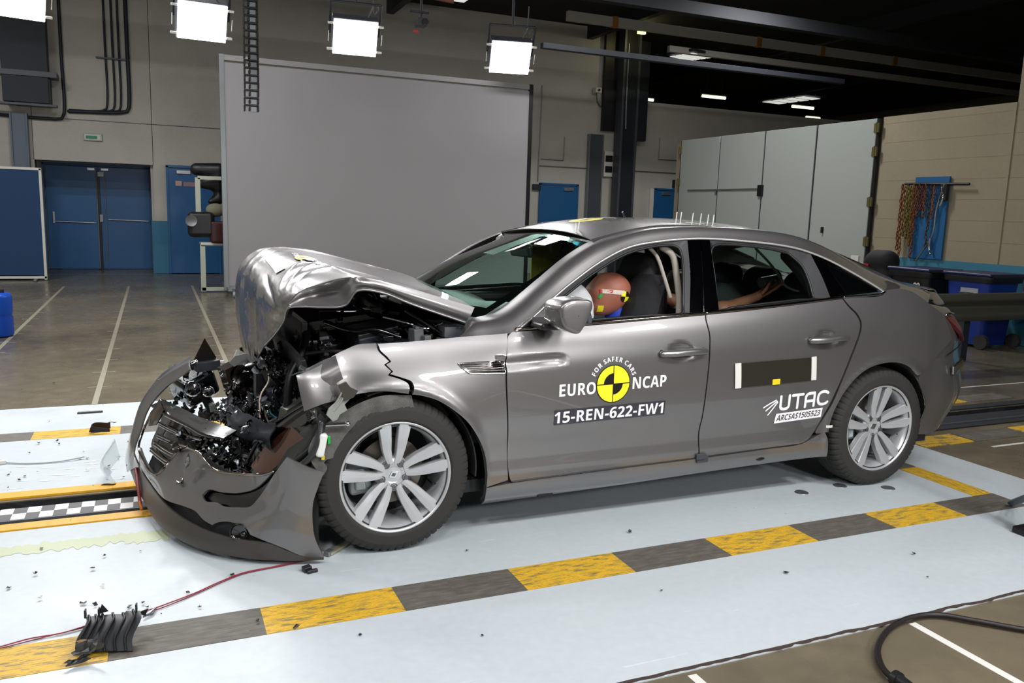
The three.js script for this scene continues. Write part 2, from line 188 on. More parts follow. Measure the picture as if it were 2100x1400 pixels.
// line markings on the concrete with short cross ticks
for (const x of [-2.36, -1.36, -.33]) { F('floor_line', x - .02, x + .02, -11.6, -2.38, -.003, .004, M.line); for (let z = -3; z > -8; z -= .62) F('floor_tick', x - .09, x + .09, z - .008, z + .008, -.0025, .004, M.line); }
for (const x of [.66, 1.66, 4.0]) { F('floor_line', x - .017, x + .017, x > 3 ? -.3 : 2.16, x > 3 ? .1 : 8, -.003, .004, M.lineWhite); }
F('floor_line', 4.3, 12, .52, .545, -.003, .004, M.lineWhite); F('floor_line', 4.6, 12, -1.0, -.98, -.003, .004, M.lineWhite);
F('floor_line', -3.2, -.9, -14.15, -14.11, -.003, .004, M.line);
{ // ragged dark seam along the near edge of the paint
  const P = []; const n = 260; for (let i = 0; i <= n; i++) { const x = -3 + 7 * i / n, w = .012 + .012 * Math.abs(fbm(x * 9, 1)), o = .02 * fbm(x * 5, 4); for (const s of [0, 1]) P.push(V(x, .0015, 2.125 + o + (s ? w + .018 * fbm(x * 22, 9) : -.004))); }
  mk('paint_edge_seam', shell(P, n, 1, 0, true), std(0x3c2f2a, .8), floor, 'ragged dark seam where the paint ends');
  const Q = []; for (let i = 0; i <= n; i++) { const x = -4 + 7.8 * i / n, w = .01 + .01 * Math.abs(fbm(x * 9, 1)); for (const s of [0, 1]) Q.push(V(x, .0015, -2.365 + .012 * fbm(x * 5, 14) + (s ? w : 0))); }
  mk('paint_edge_seam', shell(Q, n, 1, 0, true), std(0x5a5346, .8), floor);
}
// dried coolant smear and pale scuffs on the near plate
{ const smear = (name, pts, y, col, rough, label) => { const s = new THREE.Shape(pts.map(([a, b]) => new THREE.Vector2(a, -b))); const g = new THREE.ShapeGeometry(s); g.rotateX(-Math.PI / 2); g.translate(0, y, 0); mk(name, g, std(col, rough), floor, label); };
  const edge = []; for (let i = 0; i <= 160; i++) { const x = -1.62 + i * .0045; edge.push([x, .31 + .07 * fbm(x * 24, 3, 0, 5) - .02 * Math.max(0, -1.35 - x)]); } for (let i = 160; i >= 0; i--) { const x = -1.62 + i * .0045; edge.push([x, .41 + .09 * fbm(x * 26, 8, 0, 5) + (i > 120 ? .03 : 0)]); }
  smear('coolant_stain', edge, .0012, 0xb6c09c, .4, 'dried pale green coolant stain in front of the bumper');
  for (let k = 0; k < 26; k++) { const cx = rr(-1.9, -1.0), cz = rr(-1.0, -.5), L = rr(.03, .12), w = rr(.003, .009); const e = []; for (let i = 0; i <= 8; i++) e.push([cx + L * (i / 8 - .5), cz + w * Math.sin(Math.PI * i / 8) + .01 * (i / 8)]); for (let i = 7; i > 0; i--) e.push([cx + L * (i / 8 - .5), cz - w * .6 * Math.sin(Math.PI * i / 8) + .01 * (i / 8)]); smear('paint_scuff', e, .0012, 0xe9eaea, .7); }
}
for (const [x, z] of [[2.32, .86], [2.62, .84], [2.86, .96]]) { const g = merge([lathe([[0, .002], [.028, .002], [.034, .004], [.038, .001], [.038, -.004]], 28)]); g.translate(x, .0, z); mk('floor_anchor_cap', g, M.galv, floor, 'round metal anchor cap sunk in the plate'); }

// ---------------- walls
const wallGeo = (l) => { const g = merge(l); return planeUV(g, 'x', 'y'); };
const wb = struct('wall_back', wallGeo([sharp(6, 6, .3, -6.0, 3, -14.45), sharp(2.12, 3.8, .3, -1.95, 4.1, -14.45), sharp(10.5, 6, .3, 4.35, 3, -14.45), sharp(16, 4.36, .3, 17.6, 2.18, -14.45), sharp(.14, 2.2, 1.2, -3.07, 1.1, -15.05), sharp(.14, 2.2, 1.2, -.88, 1.1, -15.05), sharp(2.3, .15, 1.3, -1.975, 2.275, -15.0), sharp(2.4, 2.4, .15, -1.97, 1.2, -15.66)]), M.wall, 'grey beige rear wall of the hall');
mk('dado', merge([sharp(5.85, 1.08, .012, -5.93, .54, -14.294), sharp(7.2, 1.08, .012, 2.76, .54, -14.294)]), M.dado, wb, 'blue painted lower band');
mk('dado', sharp(.42, 1.08, .012, -.75, .54, -14.293), std(0x2f7696, .45), wb);
mk('wall_seam', sharp(7, .014, .01, -.2, 3.0, -14.297), M.steelGrey, wb);
struct('wall_right', planeUV(sharp(.3, 4.0, 12, 26.1, 2, -14), 'z', 'y'), M.wallDim); struct('wall_left', planeUV(sharp(.3, 6, 36, -9.1, 3, -8.5), 'z', 'y'), M.wall); struct('wall_front', planeUV(sharp(35.5, 6, .3, 8.5, 3, 9.1), 'x', 'y'), std(0x77746d, .9));
struct('wall_far', planeUV(sharp(35.5, 6, .3, 8.5, 3, -26.1), 'x', 'y'), M.wallDim); struct('wall_side', planeUV(sharp(.3, 6, 35.5, 26.4, 3, -8.5), 'z', 'y'), M.wallDim);
const ceil = struct('ceiling', merge([sharp(35.8, .3, 35.8, 8.5, 6.15, -8.5)]), M.ceiling, 'black ceiling of the hall');
for (let i = 0; i < 7; i++) mk('roof_joist', sharp(.16, .3, 35, -6 + i * 5, 5.85, -8.5), M.steelDark, ceil);
const wp = struct('wall_partition', planeUV(sharp(.25, 3.06, 2.1, 9.325, 1.53, -4.2), 'z', 'y'), M.wallDim, 'cream block wall beside the folding door'); struct('wall_pier', planeUV(sharp(.25, 6, 3.2, 9.34, 3, -1.55), 'z', 'y'), M.wallDim, 'tall cream wall at the right edge'); struct('wall_return', planeUV(sharp(.2, 3.06, .2, 9.3, 1.53, -10.5), 'z', 'y'), M.wallDim, 'end post of the folding door');
mk('dado', sharp(.012, 1.0, 5.3, 9.196, .5, -2.6), M.dadoDark, wp, 'blue painted lower band');
for (let j = 1; j < 8; j++) mk('block_joint', sharp(.004, .006, 2.0, 9.199, 1.0 + j * .28, -4.2), std(0x9a917c, .9), wp);
for (let j = 1; j < 8; j++) mk('block_joint', sharp(.004, .006, 3.0, 9.213, 1.0 + j * .28, -1.65), std(0x9a917c, .9), wp);

// folding door: four grey leaves with dark gaps, hinges and a bolt bar
{ const t = thing('folding_door', 'tall pale grey folding door of four leaves beside the cream wall', 'door', [9.12, 0, -7.8]);
  const zs = [2.52, 1.28, .02, -1.26, -2.55];
  for (let i = 0; i < 4; i++) { const z0 = zs[i + 1] + .02, z1 = zs[i] - .02; mk('leaf', bx(.06, 3.02, z1 - z0, .03, 1.53, (z0 + z1) / 2), M.foldDoor, t); mk('gap_seal', sharp(.05, 3.02, .04, .045, 1.53, zs[i]), M.black, t); }
  mk('gap_seal', sharp(.05, 3.02, .05, .045, 1.53, zs[4]), M.black, t);
  for (const [z, ys] of [[zs[0], [2.9, 2.55, 1.8, 1.2]], [zs[4], [2.85, 2.2, 1.3]]]) for (const y of ys) mk('hinge', merge([bx(.03, .14, .09, -.01, y, z), cyl(.014, .16, -.025, y, z)]), std(0x6a6440, .5, .5), t);
  mk('bolt_bar', merge([bx(.03, .03, 2.2, -.01, 2.03, -1.1), bx(.03, .1, .03, -.01, 1.99, -1.28)]), M.galv, t); mk('latch', bx(.05, .2, .12, -.02, 2.0, .02), M.black, t); mk('handle', bx(.04, .1, .03, -.02, 1.35, 1.6), M.steelDark, t); }

// blue double door in its recess
{ const t = thing('double_door', 'blue steel double door with push bars in a wall recess', 'door', [-1.97, 0, -15.5]);
  mk('leaf', bx(.96, 2.14, .05, -.50, 1.075, 0), M.doorBlue, t); mk('leaf', bx(.98, 2.14, .05, .49, 1.075, 0), M.doorBlue, t);
  mk('push_bar', merge([rod([-.86, 1.0, .06], [-.08, .98, .06], .012), bx(.04, .24, .06, -.86, 1.08, .04)]), M.alu, t, 'pale push bar'); mk('push_bar', rod([.16, 1.06, .06], [.95, 1.04, .06], .012), M.alu, t);
  mk('latch_rod', merge([rod([.12, .06, .05], [.12, 2.0, .05], .009), bx(.06, .16, .06, .03, 1.08, .05), bx(.12, .1, .08, .05, 2.0, .05)]), M.galv, t); mk('centre_post', merge([bx(.05, 2.1, .06, 0, 1.05, .03)]), M.black, t); mk('edge_strip', bx(.012, 2.05, .02, -.035, 1.04, .06), M.line, t);
  for (const s of [-1, 1]) mk('door_closer', bx(.14, .05, .06, s * .13, 2.1, .05), M.alu, t); mk('frame', merge([bx(.05, 2.2, .1, -1.03, 1.1, 0), bx(.05, 2.2, .1, 1.02, 1.1, 0), bx(2.1, .05, .1, 0, 2.18, 0)]), M.doorBlue, t); }
function singleDoor(x, z, w, label, closer) { const t = thing('blue_door', label, 'door', [x, 0, z]); mk('leaf', bx(w, 2.14, .05, 0, 1.08, .01), M.doorBlue, t); mk('frame', merge([bx(.05, 2.2, .09, -w / 2 - .02, 1.1, 0), bx(.05, 2.2, .09, w / 2 + .02, 1.1, 0), bx(w + .09, .05, .09, 0, 2.19, 0)]), M.doorBlue, t); mk('door_closer', bx(.26, .07, .06, closer, 2.08, .05), M.alu, t); mk('handle', merge([rod([w * .4, 1.05, .07], [w * .28, 1.05, .07], .012), cyl(.02, .05, w * .4, 1.05, .05, Math.PI / 2)]), M.alu, t); return t; }
{ const t = singleDoor(-.15, -14.27, .94, 'single blue door half hidden behind the grey screen', -.18); mk('warning_notice', bx(.12, .1, .008, -.28, 1.85, .04), std(0xc9a9a4, .6), t); mk('sign_strip', bx(.34, .09, .008, -.02, 1.84, .04), std(0xa07f86, .6), t); }
singleDoor(8.3, -14.27, .98, 'blue door beyond the car roof, left of the grey duct', .25);
singleDoor(11.42, -14.27, .6, 'narrow blue door beside the folding door hinges', 0);

// things on the rear wall
{ const e = thing('exit_sign', 'small green and white exit sign above the blue double door', 'sign', [-1.97, 2.68, -14.28]); mk('housing', bx(.33, .14, .04, 0, 0, 0), M.galv, e); mk('face', bx(.28, .1, .01, 0, 0, .022), M.white, e); mk('green_field', bx(.2, .06, .006, -.02, -.005, .028), M.green, e); }
{ const t = thing('pipe_bundle', 'dark pipes running down the rear wall beside the flood lamps', 'pipes', [-1.6, 3, -14.26]);
  for (const [x, r] of [[.31, .055], [.16, .03], [.05, .03], [-.08, .03]]) mk('pipe', tube([[x, 2.9, 0], [x, 1.5, 0], [x, .38, 0], [x - .03, .23, 0], [x - .15, .19, 0], [-.75, .2 - r, 0]], r * .7, 40), M.steelDark, t);
  { const u = thing('drain_pipe', 'single dark pipe turning left under the square duct', 'pipes', [-2.44, 3, -14.25]); mk('pipe', tube([[0, 2.9, 0], [0, 1.2, 0], [0, .1, 0], [-.04, .0, 0], [-.3, -.02, 0], [-1.8, .02, 0]], .03, 40), M.steelDark, u); }
  mk('bracket', bx(.6, .03, .05, .05, 1.2, .0), M.steelGrey, t); }
{ const t = thing('ventilation_duct', 'dark square ventilation duct behind the leftmost flood lamp', 'duct', [-3.02, 3.12, -14.0]); mk('body', bx(.75, 3, .35, 0, 1.6, 0), M.steelDark, t); mk('flange', bx(.95, .1, .4, .05, .62, 0), M.steelGrey, t); mk('collar', bx(.6, .5, .3, .1, .3, 0), M.steelDark, t); mk('tray', bx(2.2, .04, .2, -.6, .06, .1), M.steelGrey, t); }
{ const t = thing('steel_column', 'grey steel column on the rear wall left of the double door', 'column', [-3.2, 0, -14.18]); mk('web', bx(.26, 3.05, .12, 0, 1.52, 0), std(0x6b7684, .6), t); mk('flange', bx(.03, 3.05, .2, -.13, 1.52, 0), std(0x6b7684, .6), t); mk('flange', bx(.03, 3.05, .2, .13, 1.52, 0), std(0x6b7684, .6), t); }
{ const t = thing('roof_column', 'tall dark steel column between the two blue doors', 'column', [9.98, 0, -14.0]); mk('flange', bx(.06, 6, .3, -.22, 3, 0), M.steelGrey, t); mk('web', bx(.4, 6, .06, 0, 3, .03), M.steelDark, t); mk('flange', bx(.06, 6, .3, .2, 3, 0), M.steelGrey, t); mk('cable_duct', bx(.3, 2.4, .16, .42, 4.55, -.05), M.steelDark, t); mk('dark_shaft', bx(.36, 2.7, .1, -.42, 4.9, -.2), M.black, t); mk('conduit', tube([[-.16, 5.6, .2], [-.16, 4.2, .2], [-.14, 3.6, .2]], .02), M.galv, t); }
{ const t = thing('wall_cable_tray', 'grey vertical cable tray left of the dark column', 'cable tray', [9.25, 0, -14.24]); mk('channel', bx(.38, 3.45, .08, 0, 1.73, 0), M.steelGrey, t); mk('edge', bx(.03, 3.45, .13, -.19, 1.73, .01), M.galv, t); mk('edge', bx(.03, 3.45, .13, .19, 1.73, .01), M.galv, t); }
{ const t = thing('switch_box', 'white switch box with two dark windows beside the dark column', 'switch box', [9.64, 2.75, -14.24]); mk('box', bx(.26, .62, .08, 0, 0, 0), M.white, t); for (const y of [.13, -.13]) mk('window', bx(.2, .16, .02, 0, y, .04), M.black, t); }
{ const t = thing('wall_camera', 'small white camera with curled cable high on the rear wall', 'camera', [9.2, 4.5, -14.2]); mk('body', bx(.16, .12, .16, 0, 0, .03), M.white, t); mk('lens', cyl(.03, .04, 0, 0, .12, Math.PI / 2), M.black, t); mk('cable', tube([[0, -.05, 0], [.05, -.3, 0], [.25, -.42, 0], [.5, -.4, 0]], .015), M.steelGrey, t); }
{ const t = thing('wall_conduit', 'thin conduit stepping across the rear wall above the doors', 'conduit', [0, 0, -14.27]); mk('run', merge([tube([[7.75, 4.5, 0], [7.72, 2.6, 0], [7.72, 2.25, 0]], .012), rod([7.72, 2.62, 0], [11.75, 2.62, 0], .012), rod([7.78, 2.78, 0], [8.4, 2.78, 0], .01), rod([8.4, 2.78, 0], [8.4, 3.35, 0], .01), rod([11.15, 3.5, 0], [11.15, 2.95, 0], .01), rod([11.15, 2.95, 0], [11.75, 2.95, 0], .01), rod([11.75, 2.95, 0], [11.75, 2.6, 0], .01)]), M.galv, t); mk('junction_box', bx(.2, .14, .08, 7.68, 2.1, .02), M.steelDark, t); mk('junction_box', bx(.14, .2, .08, 11.7, 2.35, .02), M.steelDark, t); }
{ const t = thing('door_frame_panel', 'cream door frame standing left of the narrow blue door', 'door frame', [11.02, 0, -14.27]); mk('post', bx(.12, 2.2, .06, -.02, 1.1, 0), M.white, t); }

// big grey screen on castors
{ const t = thing('grey_screen', 'large grey projection screen standing on castors behind the crashed hood', 'screen', [2.75, 0, -9.7]);
  mk('cloth', sharp(5.22, 3.46, .01, 0, 1.90, .02), M.screen, t);
  for (let i = 0; i < 2; i++) mk('side_post', bx(.075, 3.66, .07, i ? 2.63 : -2.63, 1.92, 0), i ? M.black : M.galv, t);
  mk('top_rail', bx(5.32, .085, .06, 0, 3.70, .0), std(0x9a9a9a, .5, .3), t); mk('bottom_rail', bx(5.25, .05, .06, 0, .14, 0), M.galv, t);
  for (const s of [-1, 1]) { mk('foot', bx(.06, .05, 1.2, s * 2.6, .13, -.3), M.galv, t); for (const z of [.24, -.85]) { const c = mk('castor', merge([at(new THREE.CylinderGeometry(.05, .05, .03, 24), s * 2.6 + .06, .052, z, 0, 0, Math.PI / 2)]), std(0x9fa8ac, .4), t, 'grey castor wheel'); mk('fork', merge([bx(.012, .08, .05, s * 2.6 + .035, .085, z), bx(.05, .012, .05, s * 2.6 + .05, .12, z)]), M.galv, c); } } }
{ // white trolley with tools behind the screen's left post
  const t = thing('tool_trolley', 'white framed trolley loaded with dark equipment beside the grey screen', 'trolley', [-.02, 0, -10.6]);
  mk('frame', merge([bx(.08, .78, .05, -.17, .40, .2), bx(.08, .8, .05, -.22, 1.48, .2), bx(.5, .06, .05, .03, 1.88, .2), bx(.5, .06, .05, .05, .80, .2), bx(.5, .06, .05, .05, .05, .2), bx(.06, .2, .05, .26, .9, .2)]), std(0xb9bfae, .5), t);
  mk('shelf', bx(.6, .03, .5, .1, .8, 0), M.white, t); mk('camera_case', bx(.42, .42, .3, -.18, 1.12, .15, .08), M.blackPlastic, t); mk('red_case', bx(.3, .36, .28, .1, 1.0, .16, .04), std(0x3a1016, .4), t); mk('lens', merge([cyl(.09, .06, -.34, 1.18, .32, Math.PI / 2), cyl(.05, .02, -.34, 1.18, .36, Math.PI / 2)]), M.chrome, t); mk('grey_bag', sph(.16, .05, 1.36, .16, 1, .7, .6), std(0x77745f, .8), t); mk('dark_cover', blob([[-.22, 2.02, 0, .10, .12, 2.02, 0, .12], [-.14, 1.78, .02, .07, .1, 1.8, 0, .14], [-.02, 1.5, .04, .04, .1, 1.55, 0, .1]], 40, .12), M.blackPlastic, t); }
{ const t = thing('partition_board', 'dark blue pin board with white frame at the left edge', 'partition', [-3.6, 0, -12.8]); mk('board', bx(1.66, 1.88, .03, 0, 1.03, 0), M.panelBlue, t); mk('frame', merge([bx(.045, 1.98, .05, .85, 1.0, .005), bx(.045, 1.98, .05, -.85, 1.0, .005), bx(1.74, .045, .05, 0, 1.975, .005), bx(1.74, .045, .05, 0, .05, .005)]), M.white, t); for (const s of [-1, 1]) mk('foot', merge([bx(.05, .03, .5, s * .7, .015, 0), bx(.04, .06, .04, s * .7, .03, 0)]), M.galv, t); }
{ const t = thing('blue_drum', 'bright blue plastic drum cut off by the left edge', 'drum', [-2.52, 0, -5.95]); mk('shell', lathe([[0, 0], [.16, 0], [.18, .02], [.18, .2], [.172, .215], [.172, .24], [.18, .255], [.18, .42], [.16, .46], [.05, .47], [0, .47]], 40), std(0x0d4fc0, .35), t); mk('cap', cyl(.03, .03, .08, .48, 0), M.blackPlastic, t); }
{ const t = thing('drag_chain', 'black cable drag chain hanging above the grey screen', 'cable chain', [.17, 2.55, -6]); for (let i = 0; i < 17; i++) { const y = .03 + i * .082, z = i < 3 ? -.02 * (3 - i) : 0; mk('link', merge([bx(.014, .075, .10, -.075, y, z), bx(.014, .075, .10, .075, y, z), bx(.15, .018, .09, 0, y + .03, z), bx(.02, .04, .08, -.02, y - .012, z)]), M.blackPlastic, t); mk('cable_core', bx(.08, .06, .02, .02, y - .01, z - .02), M.galv, t); } }
// ceiling beams, fluorescent tubes and louvred lights
for (const [x0, x1, y, z, w, label] of [[6.2, 24, 5.0, -10, .17, 'pale painted roof beam with orange clamps crossing the dark ceiling'], [9.4, 24, 5.0, -11.45, .13, 'thinner grey roof beam behind the pale one']]) { const t = thing('roof_beam', label, 'beam', [x0, y, z]); mk('flange', bx(x1 - x0, w, .1, (x1 - x0) / 2, w / 2, 0), M.beam, t); if (w > .15) for (const d of [1.0, 4.4, 6.1, 8.2]) mk('clamp', bx(.12, w + .02, .12, d, w / 2, 0), std(0x8a5a12, .6), t); }
{ const t = thing('dark_truss', 'dark roof girder running above the flood lamps', 'girder', [-2, 4.75, -9]); mk('chord', bx(26, .22, .2, 12, .5, 0), std(0x1d1f24, .8), t); mk('chord', bx(6.6, .09, .12, 10.4, -.52, .3), M.steelDark, t); mk('orange_pipe', rod([3.2, .1, .4], [5.5, -.05, .4], .03), std(0x7a4a3a, .6), t); }
for (const [x, y, z, L, label] of [[14.3, 5, -16.35, .82, 'fluorescent tube left of the slanted louvre light'], [17.85, 5, -16.55, .85, 'fluorescent tube below the slanted louvre light'], [13.0, 5, -17.96, .5, 'fluorescent tube just above the cream wall by the column'], [20.0, 5, -18.4, .6, 'short distant fluorescent tube farthest right']]) { const t = thing('fluorescent_light', label, 'ceiling light', [x, y, z]); mk('tube', rod([-L / 2, 0, 0], [L / 2, 0, 0], .04), M.tubeGlow, t); mk('housing', bx(L + .1, .05, .16, 0, .07, 0), M.steelDark, t); mk('hanger', merge([rod([-L / 3, .08, 0], [-L / 3, 1.0, 0], .008), rod([L / 3, .08, 0], [L / 3, 1.0, 0], .008)]), M.steelDark, t); const l = new THREE.RectAreaLight(lin(.95, 1, .6), 14, L, .08); l.position.set(0, -.05, 0); l.rotation.x = -Math.PI / 2; t.add(l); }
for (const [x, y, z, ry, label] of [[16.6, 5.02, -15.7, .1, 'long louvred ceiling light slanting over the folding door'], [10.2, 5.02, -11.75, .3, 'small louvred ceiling light between the roof beams'], [4.3, 5.4, -11.0, 0, 'louvred ceiling light at the upper edge']]) { const t = thing('louvre_light', label, 'ceiling light', [x, y, z]); t.rotation.y = ry; const L = x > 15 ? 1.9 : .75; for (let i = 0; i < 4; i++) mk('louvre', bx(.7, .012, L / 6, 0, 0, (i - 1.5) * L / 4.5), M.louvre, t); mk('housing', bx(.8, .06, L, 0, .06, 0), M.steelDark, t); const l = new THREE.RectAreaLight(0xffffff, 3, .7, L); l.position.y = -.03; l.rotation.x = -Math.PI / 2; t.add(l); }
{ const t = thing('beam_marker_light', 'small lit yellow marker on top of the dark column', 'marker light', [9.9, 6 - .18, -13.4]); mk('body', bx(.2, .1, .08, 0, 0, 0), new THREE.MeshStandardMaterial({ color: 0xffe9a0, emissive: lin(1, .9, .35), emissiveIntensity: 1.2 }), t); const l = new THREE.PointLight(lin(1, .9, .4), .4); l.position.set(0, -.15, .1); t.add(l); }
{ const t = thing('ceiling_camera', 'small dark camera with a red marker hanging between two flood lamps', 'camera', [1.55, 3.28, -3.9]); mk('body', bx(.1, .07, .12, 0, 0, 0), M.blackPlastic, t); mk('lens', cyl(.03, .04, .02, 0, .07, Math.PI / 2), M.blackGloss, t); mk('mount', merge([rod([0, .03, 0], [0, .5, 0], .012), bx(.2, .02, .02, -.02, .1, 0)]), M.steelDark, t); mk('red_marker', bx(.05, .03, .02, -.06, -.09, .03), M.red, t); }

// ---------------- flood lamps: glowing panel, frame with tabs, yoke, and its light
function flood(x, y, z, tx, ty, tz, L, label, w = .40, h = .32) {
  const t = thing('flood_lamp', label, 'flood lamp', [x, y, z], 'flood lamps round the impact area'); t.lookAt(tx, ty, tz);
  mk('housing', bx(w, h, .12, 0, 0, -.07), M.steelGrey, t); mk('diffuser', bx(w * .96, h * .96, .01, 0, 0, 0), M.glow, t, 'glowing white lamp face');
  mk('fin_block', bx(w * .7, h * .7, .06, 0, 0, -.15), M.steelDark, t);
  for (const [a, b] of [[-1, 1], [1, 1], [-1, -1], [1, -1]]) mk('tab', bx(.05, .018, .02, a * (w / 2 + .02), b * h * .36, -.005), M.white, t);
  for (const s of [-1, 1]) mk('side_wire', bx(.006, h * .3, .006, s * (w / 2 + .035), 0, 0), M.white, t);
  mk('yoke', merge([rod([-w / 2 - .02, 0, -.08], [-w / 2 - .02, h / 2 + .12, -.08], .01), rod([w / 2 + .02, 0, -.08], [w / 2 + .02, h / 2 + .12, -.08], .01), rod([-w / 2 - .02, h / 2 + .12, -.08], [w / 2 + .02, h / 2 + .12, -.08], .01)]), M.steelDark, t);
  { const g = rod([0, 0, 0], [0, 4.50 - y - h / 2 - .1, 0], .012); g.applyQuaternion(t.quaternion.clone().invert()); g.translate(0, h / 2 + .12, -.08); mk('hanger', g, M.steelDark, t); }
  mk('cable', tube([[w * .3, h / 2, -.1], [w * .42, h / 2 + .12, -.1], [w * .5, h / 2 + .06, -.12], [w * .42, h / 2 + .02, -.12], [w * .34, h / 2 + .3, -.1]], .006), M.steelGrey, t);
  const l = new THREE.RectAreaLight(lin(1, .985, 1), L, w * .96, h * .96); l.position.z = .012; l.rotation.y = Math.PI; t.add(l); return t;
}
flood(-1.82, 2.98, -3.4, -.8, .4, .6, FLOOD, 'flood lamp cut off by the upper left corner'); flood(-.49, 2.96, -3.4, -.2, .6, .6, FLOOD, 'second flood lamp from the left, above the blue doors'); flood(.79, 2.97, -3.4, .4, .6, .6, FLOOD, 'third flood lamp from the left, above the grey screen'); flood(2.3, 2.95, -3.4, 1.4, .5, .6, FLOOD, 'flood lamp farthest right, above the screen corner');
for (const [x, tx] of [[-2.6, -1.3], [-1.2, -.6], [.3, .1], [1.6, .9], [2.9, 1.8]]) flood(x, 3.0, 3.0, tx, .4, .4, FLOOD_NEAR, 'flood lamp on the viewer side of the lane, out of view');
for (const [x, z] of [[1.5, 5.9], [2.6, 5.6]]) flood(x, 2.3, z, .5, .7, .9, FLOOD_ADDED, 'flood lamp added behind the viewer for the fender highlight, out of view', .5, .4);  // two unseen lamps added to put a highlight on the fender
{ const t = thing('lamp_rail', 'dark ceiling rail that carries the flood lamps', 'rail', [0, 4.6, -3.5]); mk('rail', bx(8, .08, .08, 0, 0, 0), M.steelDark, t); const u = thing('lamp_rail', 'dark ceiling rail above the viewer that carries the near lamps', 'rail', [0, 4.6, 2.95]); mk('rail', bx(8, .08, .08, 0, 0, 0), M.steelDark, u); }
// unseen fill lights added above the frame to brighten the hall walls
for (const [x, z] of [[-4.5, -8.2], [-1.2, -6.4], [-4.5, -3], [6.2, -6.4], [9.5, -8], [3, 6]]) { const t = thing('added_fill_light', 'unseen strip light added above the view to brighten the hall', 'ceiling light', [x, 5.6, z], 'added hall fill lights'); mk('housing', bx(1.3, .08, .34, 0, .06, 0), M.steelGrey, t); mk('diffuser', bx(1.2, .02, .28, 0, 0, 0), M.glow, t); const l = new THREE.RectAreaLight(lin(1, .99, .98), HALL_FILL, 1.2, .28); l.position.y = -.02; l.rotation.x = -Math.PI / 2; t.add(l); }

// ---------------- right-hand background: guard rail, bins, chain board
{ const t = thing('guard_rail', 'grey corrugated steel guard rail behind the car tail', 'guard rail', [5.2, 0, -2]); const prof = [[.72, 0], [.76, .03], [.70, .075], [.65, .03], [.61, 0], [.57, .03], [.52, .075], [.46, .03], [.48, 0]]; const P = []; for (let i = 0; i <= 2; i++) for (let j = 0; j <= 32; j++) { const c = cinterp(j / 32 * 8, [0, 1, 2, 3, 4, 5, 6, 7, 8], prof.map((q) => q[1])), y = cinterp(j / 32 * 8, [0, 1, 2, 3, 4, 5, 6, 7, 8], prof.map((q) => q[0])); P.push(V(i * 2.0, y, c)); } mk('beam', shell(P, 2, 32, .004), std(0x55554c, .6, .3), t); for (const x of [.3, 2.1, 3.8]) mk('post', bx(.1, .76, .12, x, .38, -.1), M.steelDark, t); }
function bin(x, z, col, label, num) { const t = thing('wheeled_bin', label, 'bin', [x, 0, z]); const w = .58, d = .66; const P = []; const prof = [[.42, .05], [.46, .3], [.5, .65], [.53, .95]];
  const ring = (k, y) => { const a = []; const hw = w / 2 * k, hd = d / 2 * k; const r = .05; for (let i = 0; i <= 32; i++) { const q = i / 32 * Math.PI * 2, c = Math.cos(q), s = Math.sin(q), e = .28; a.push([Math.sign(c) * Math.pow(Math.abs(c), e) * hw, y, Math.sign(s) * Math.pow(Math.abs(s), e) * hd]); } return a; };
  mk('body', sheet([ring(.78, .04), ring(.86, .4), ring(.95, .8), ring(1, .97)], 32, 8, { thick: .012, arc: false }), std(col, .45), t); mk('rim', sheet([ring(1.08, .92), ring(1.1, .97), ring(1.1, 1.0)], 32, 4, { thick: .02, arc: false }), std(0x090a14, .5), t); mk('lid', bx(w * 1.12, .05, d * 1.12, 0, 1.02, 0, .025), std(0x0c1a4a, .45), t);
  for (const s of [-1, 1]) mk('wheel', merge([at(new THREE.CylinderGeometry(.1, .1, .05, 24), s * (w / 2 - .0) + .0, .1, d / 2 - .02, 0, 0, Math.PI / 2)]), M.rubber, t); mk('hinge_bar', rod([-w / 2, 1.0, d / 2 + .03], [w / 2, 1.0, d / 2 + .03], .02), M.black, t);
  if (num) { const tex = canvasTex(128, 128, (c) => { c.clearRect(0, 0, 128, 128); c.fillStyle = '#cfcfcf'; c.font = 'bold 120px sans-serif'; c.textAlign = 'center'; c.translate(64, 64); c.rotate(Math.PI / 2 * 0.95); c.textBaseline = 'middle'; c.fillText('8', 0, 4); }); const g = new THREE.PlaneGeometry(.16, .16); g.rotateY(-Math.PI / 2); g.translate(-w / 2 * .97 - .018, .80, .16); mk('number', g, std(0xffffff, .6, 0, { map: tex, transparent: true }), t, 'white number 8 lying on its side'); } else mk('label_plate', bx(.012, .1, .26, -w / 2 * .95 - .012, .78, .05), std(0x9aa0a6, .5), t);
  t.scale.set(1, .88, .92); return t; }
bin(8.5, -3.66, 0x111214, 'black wheeled bin with a number 8 behind the car tail', true); bin(8.6, -2.88, 0x0a2f86, 'blue wheeled bin with a dark lid against the wall', false);
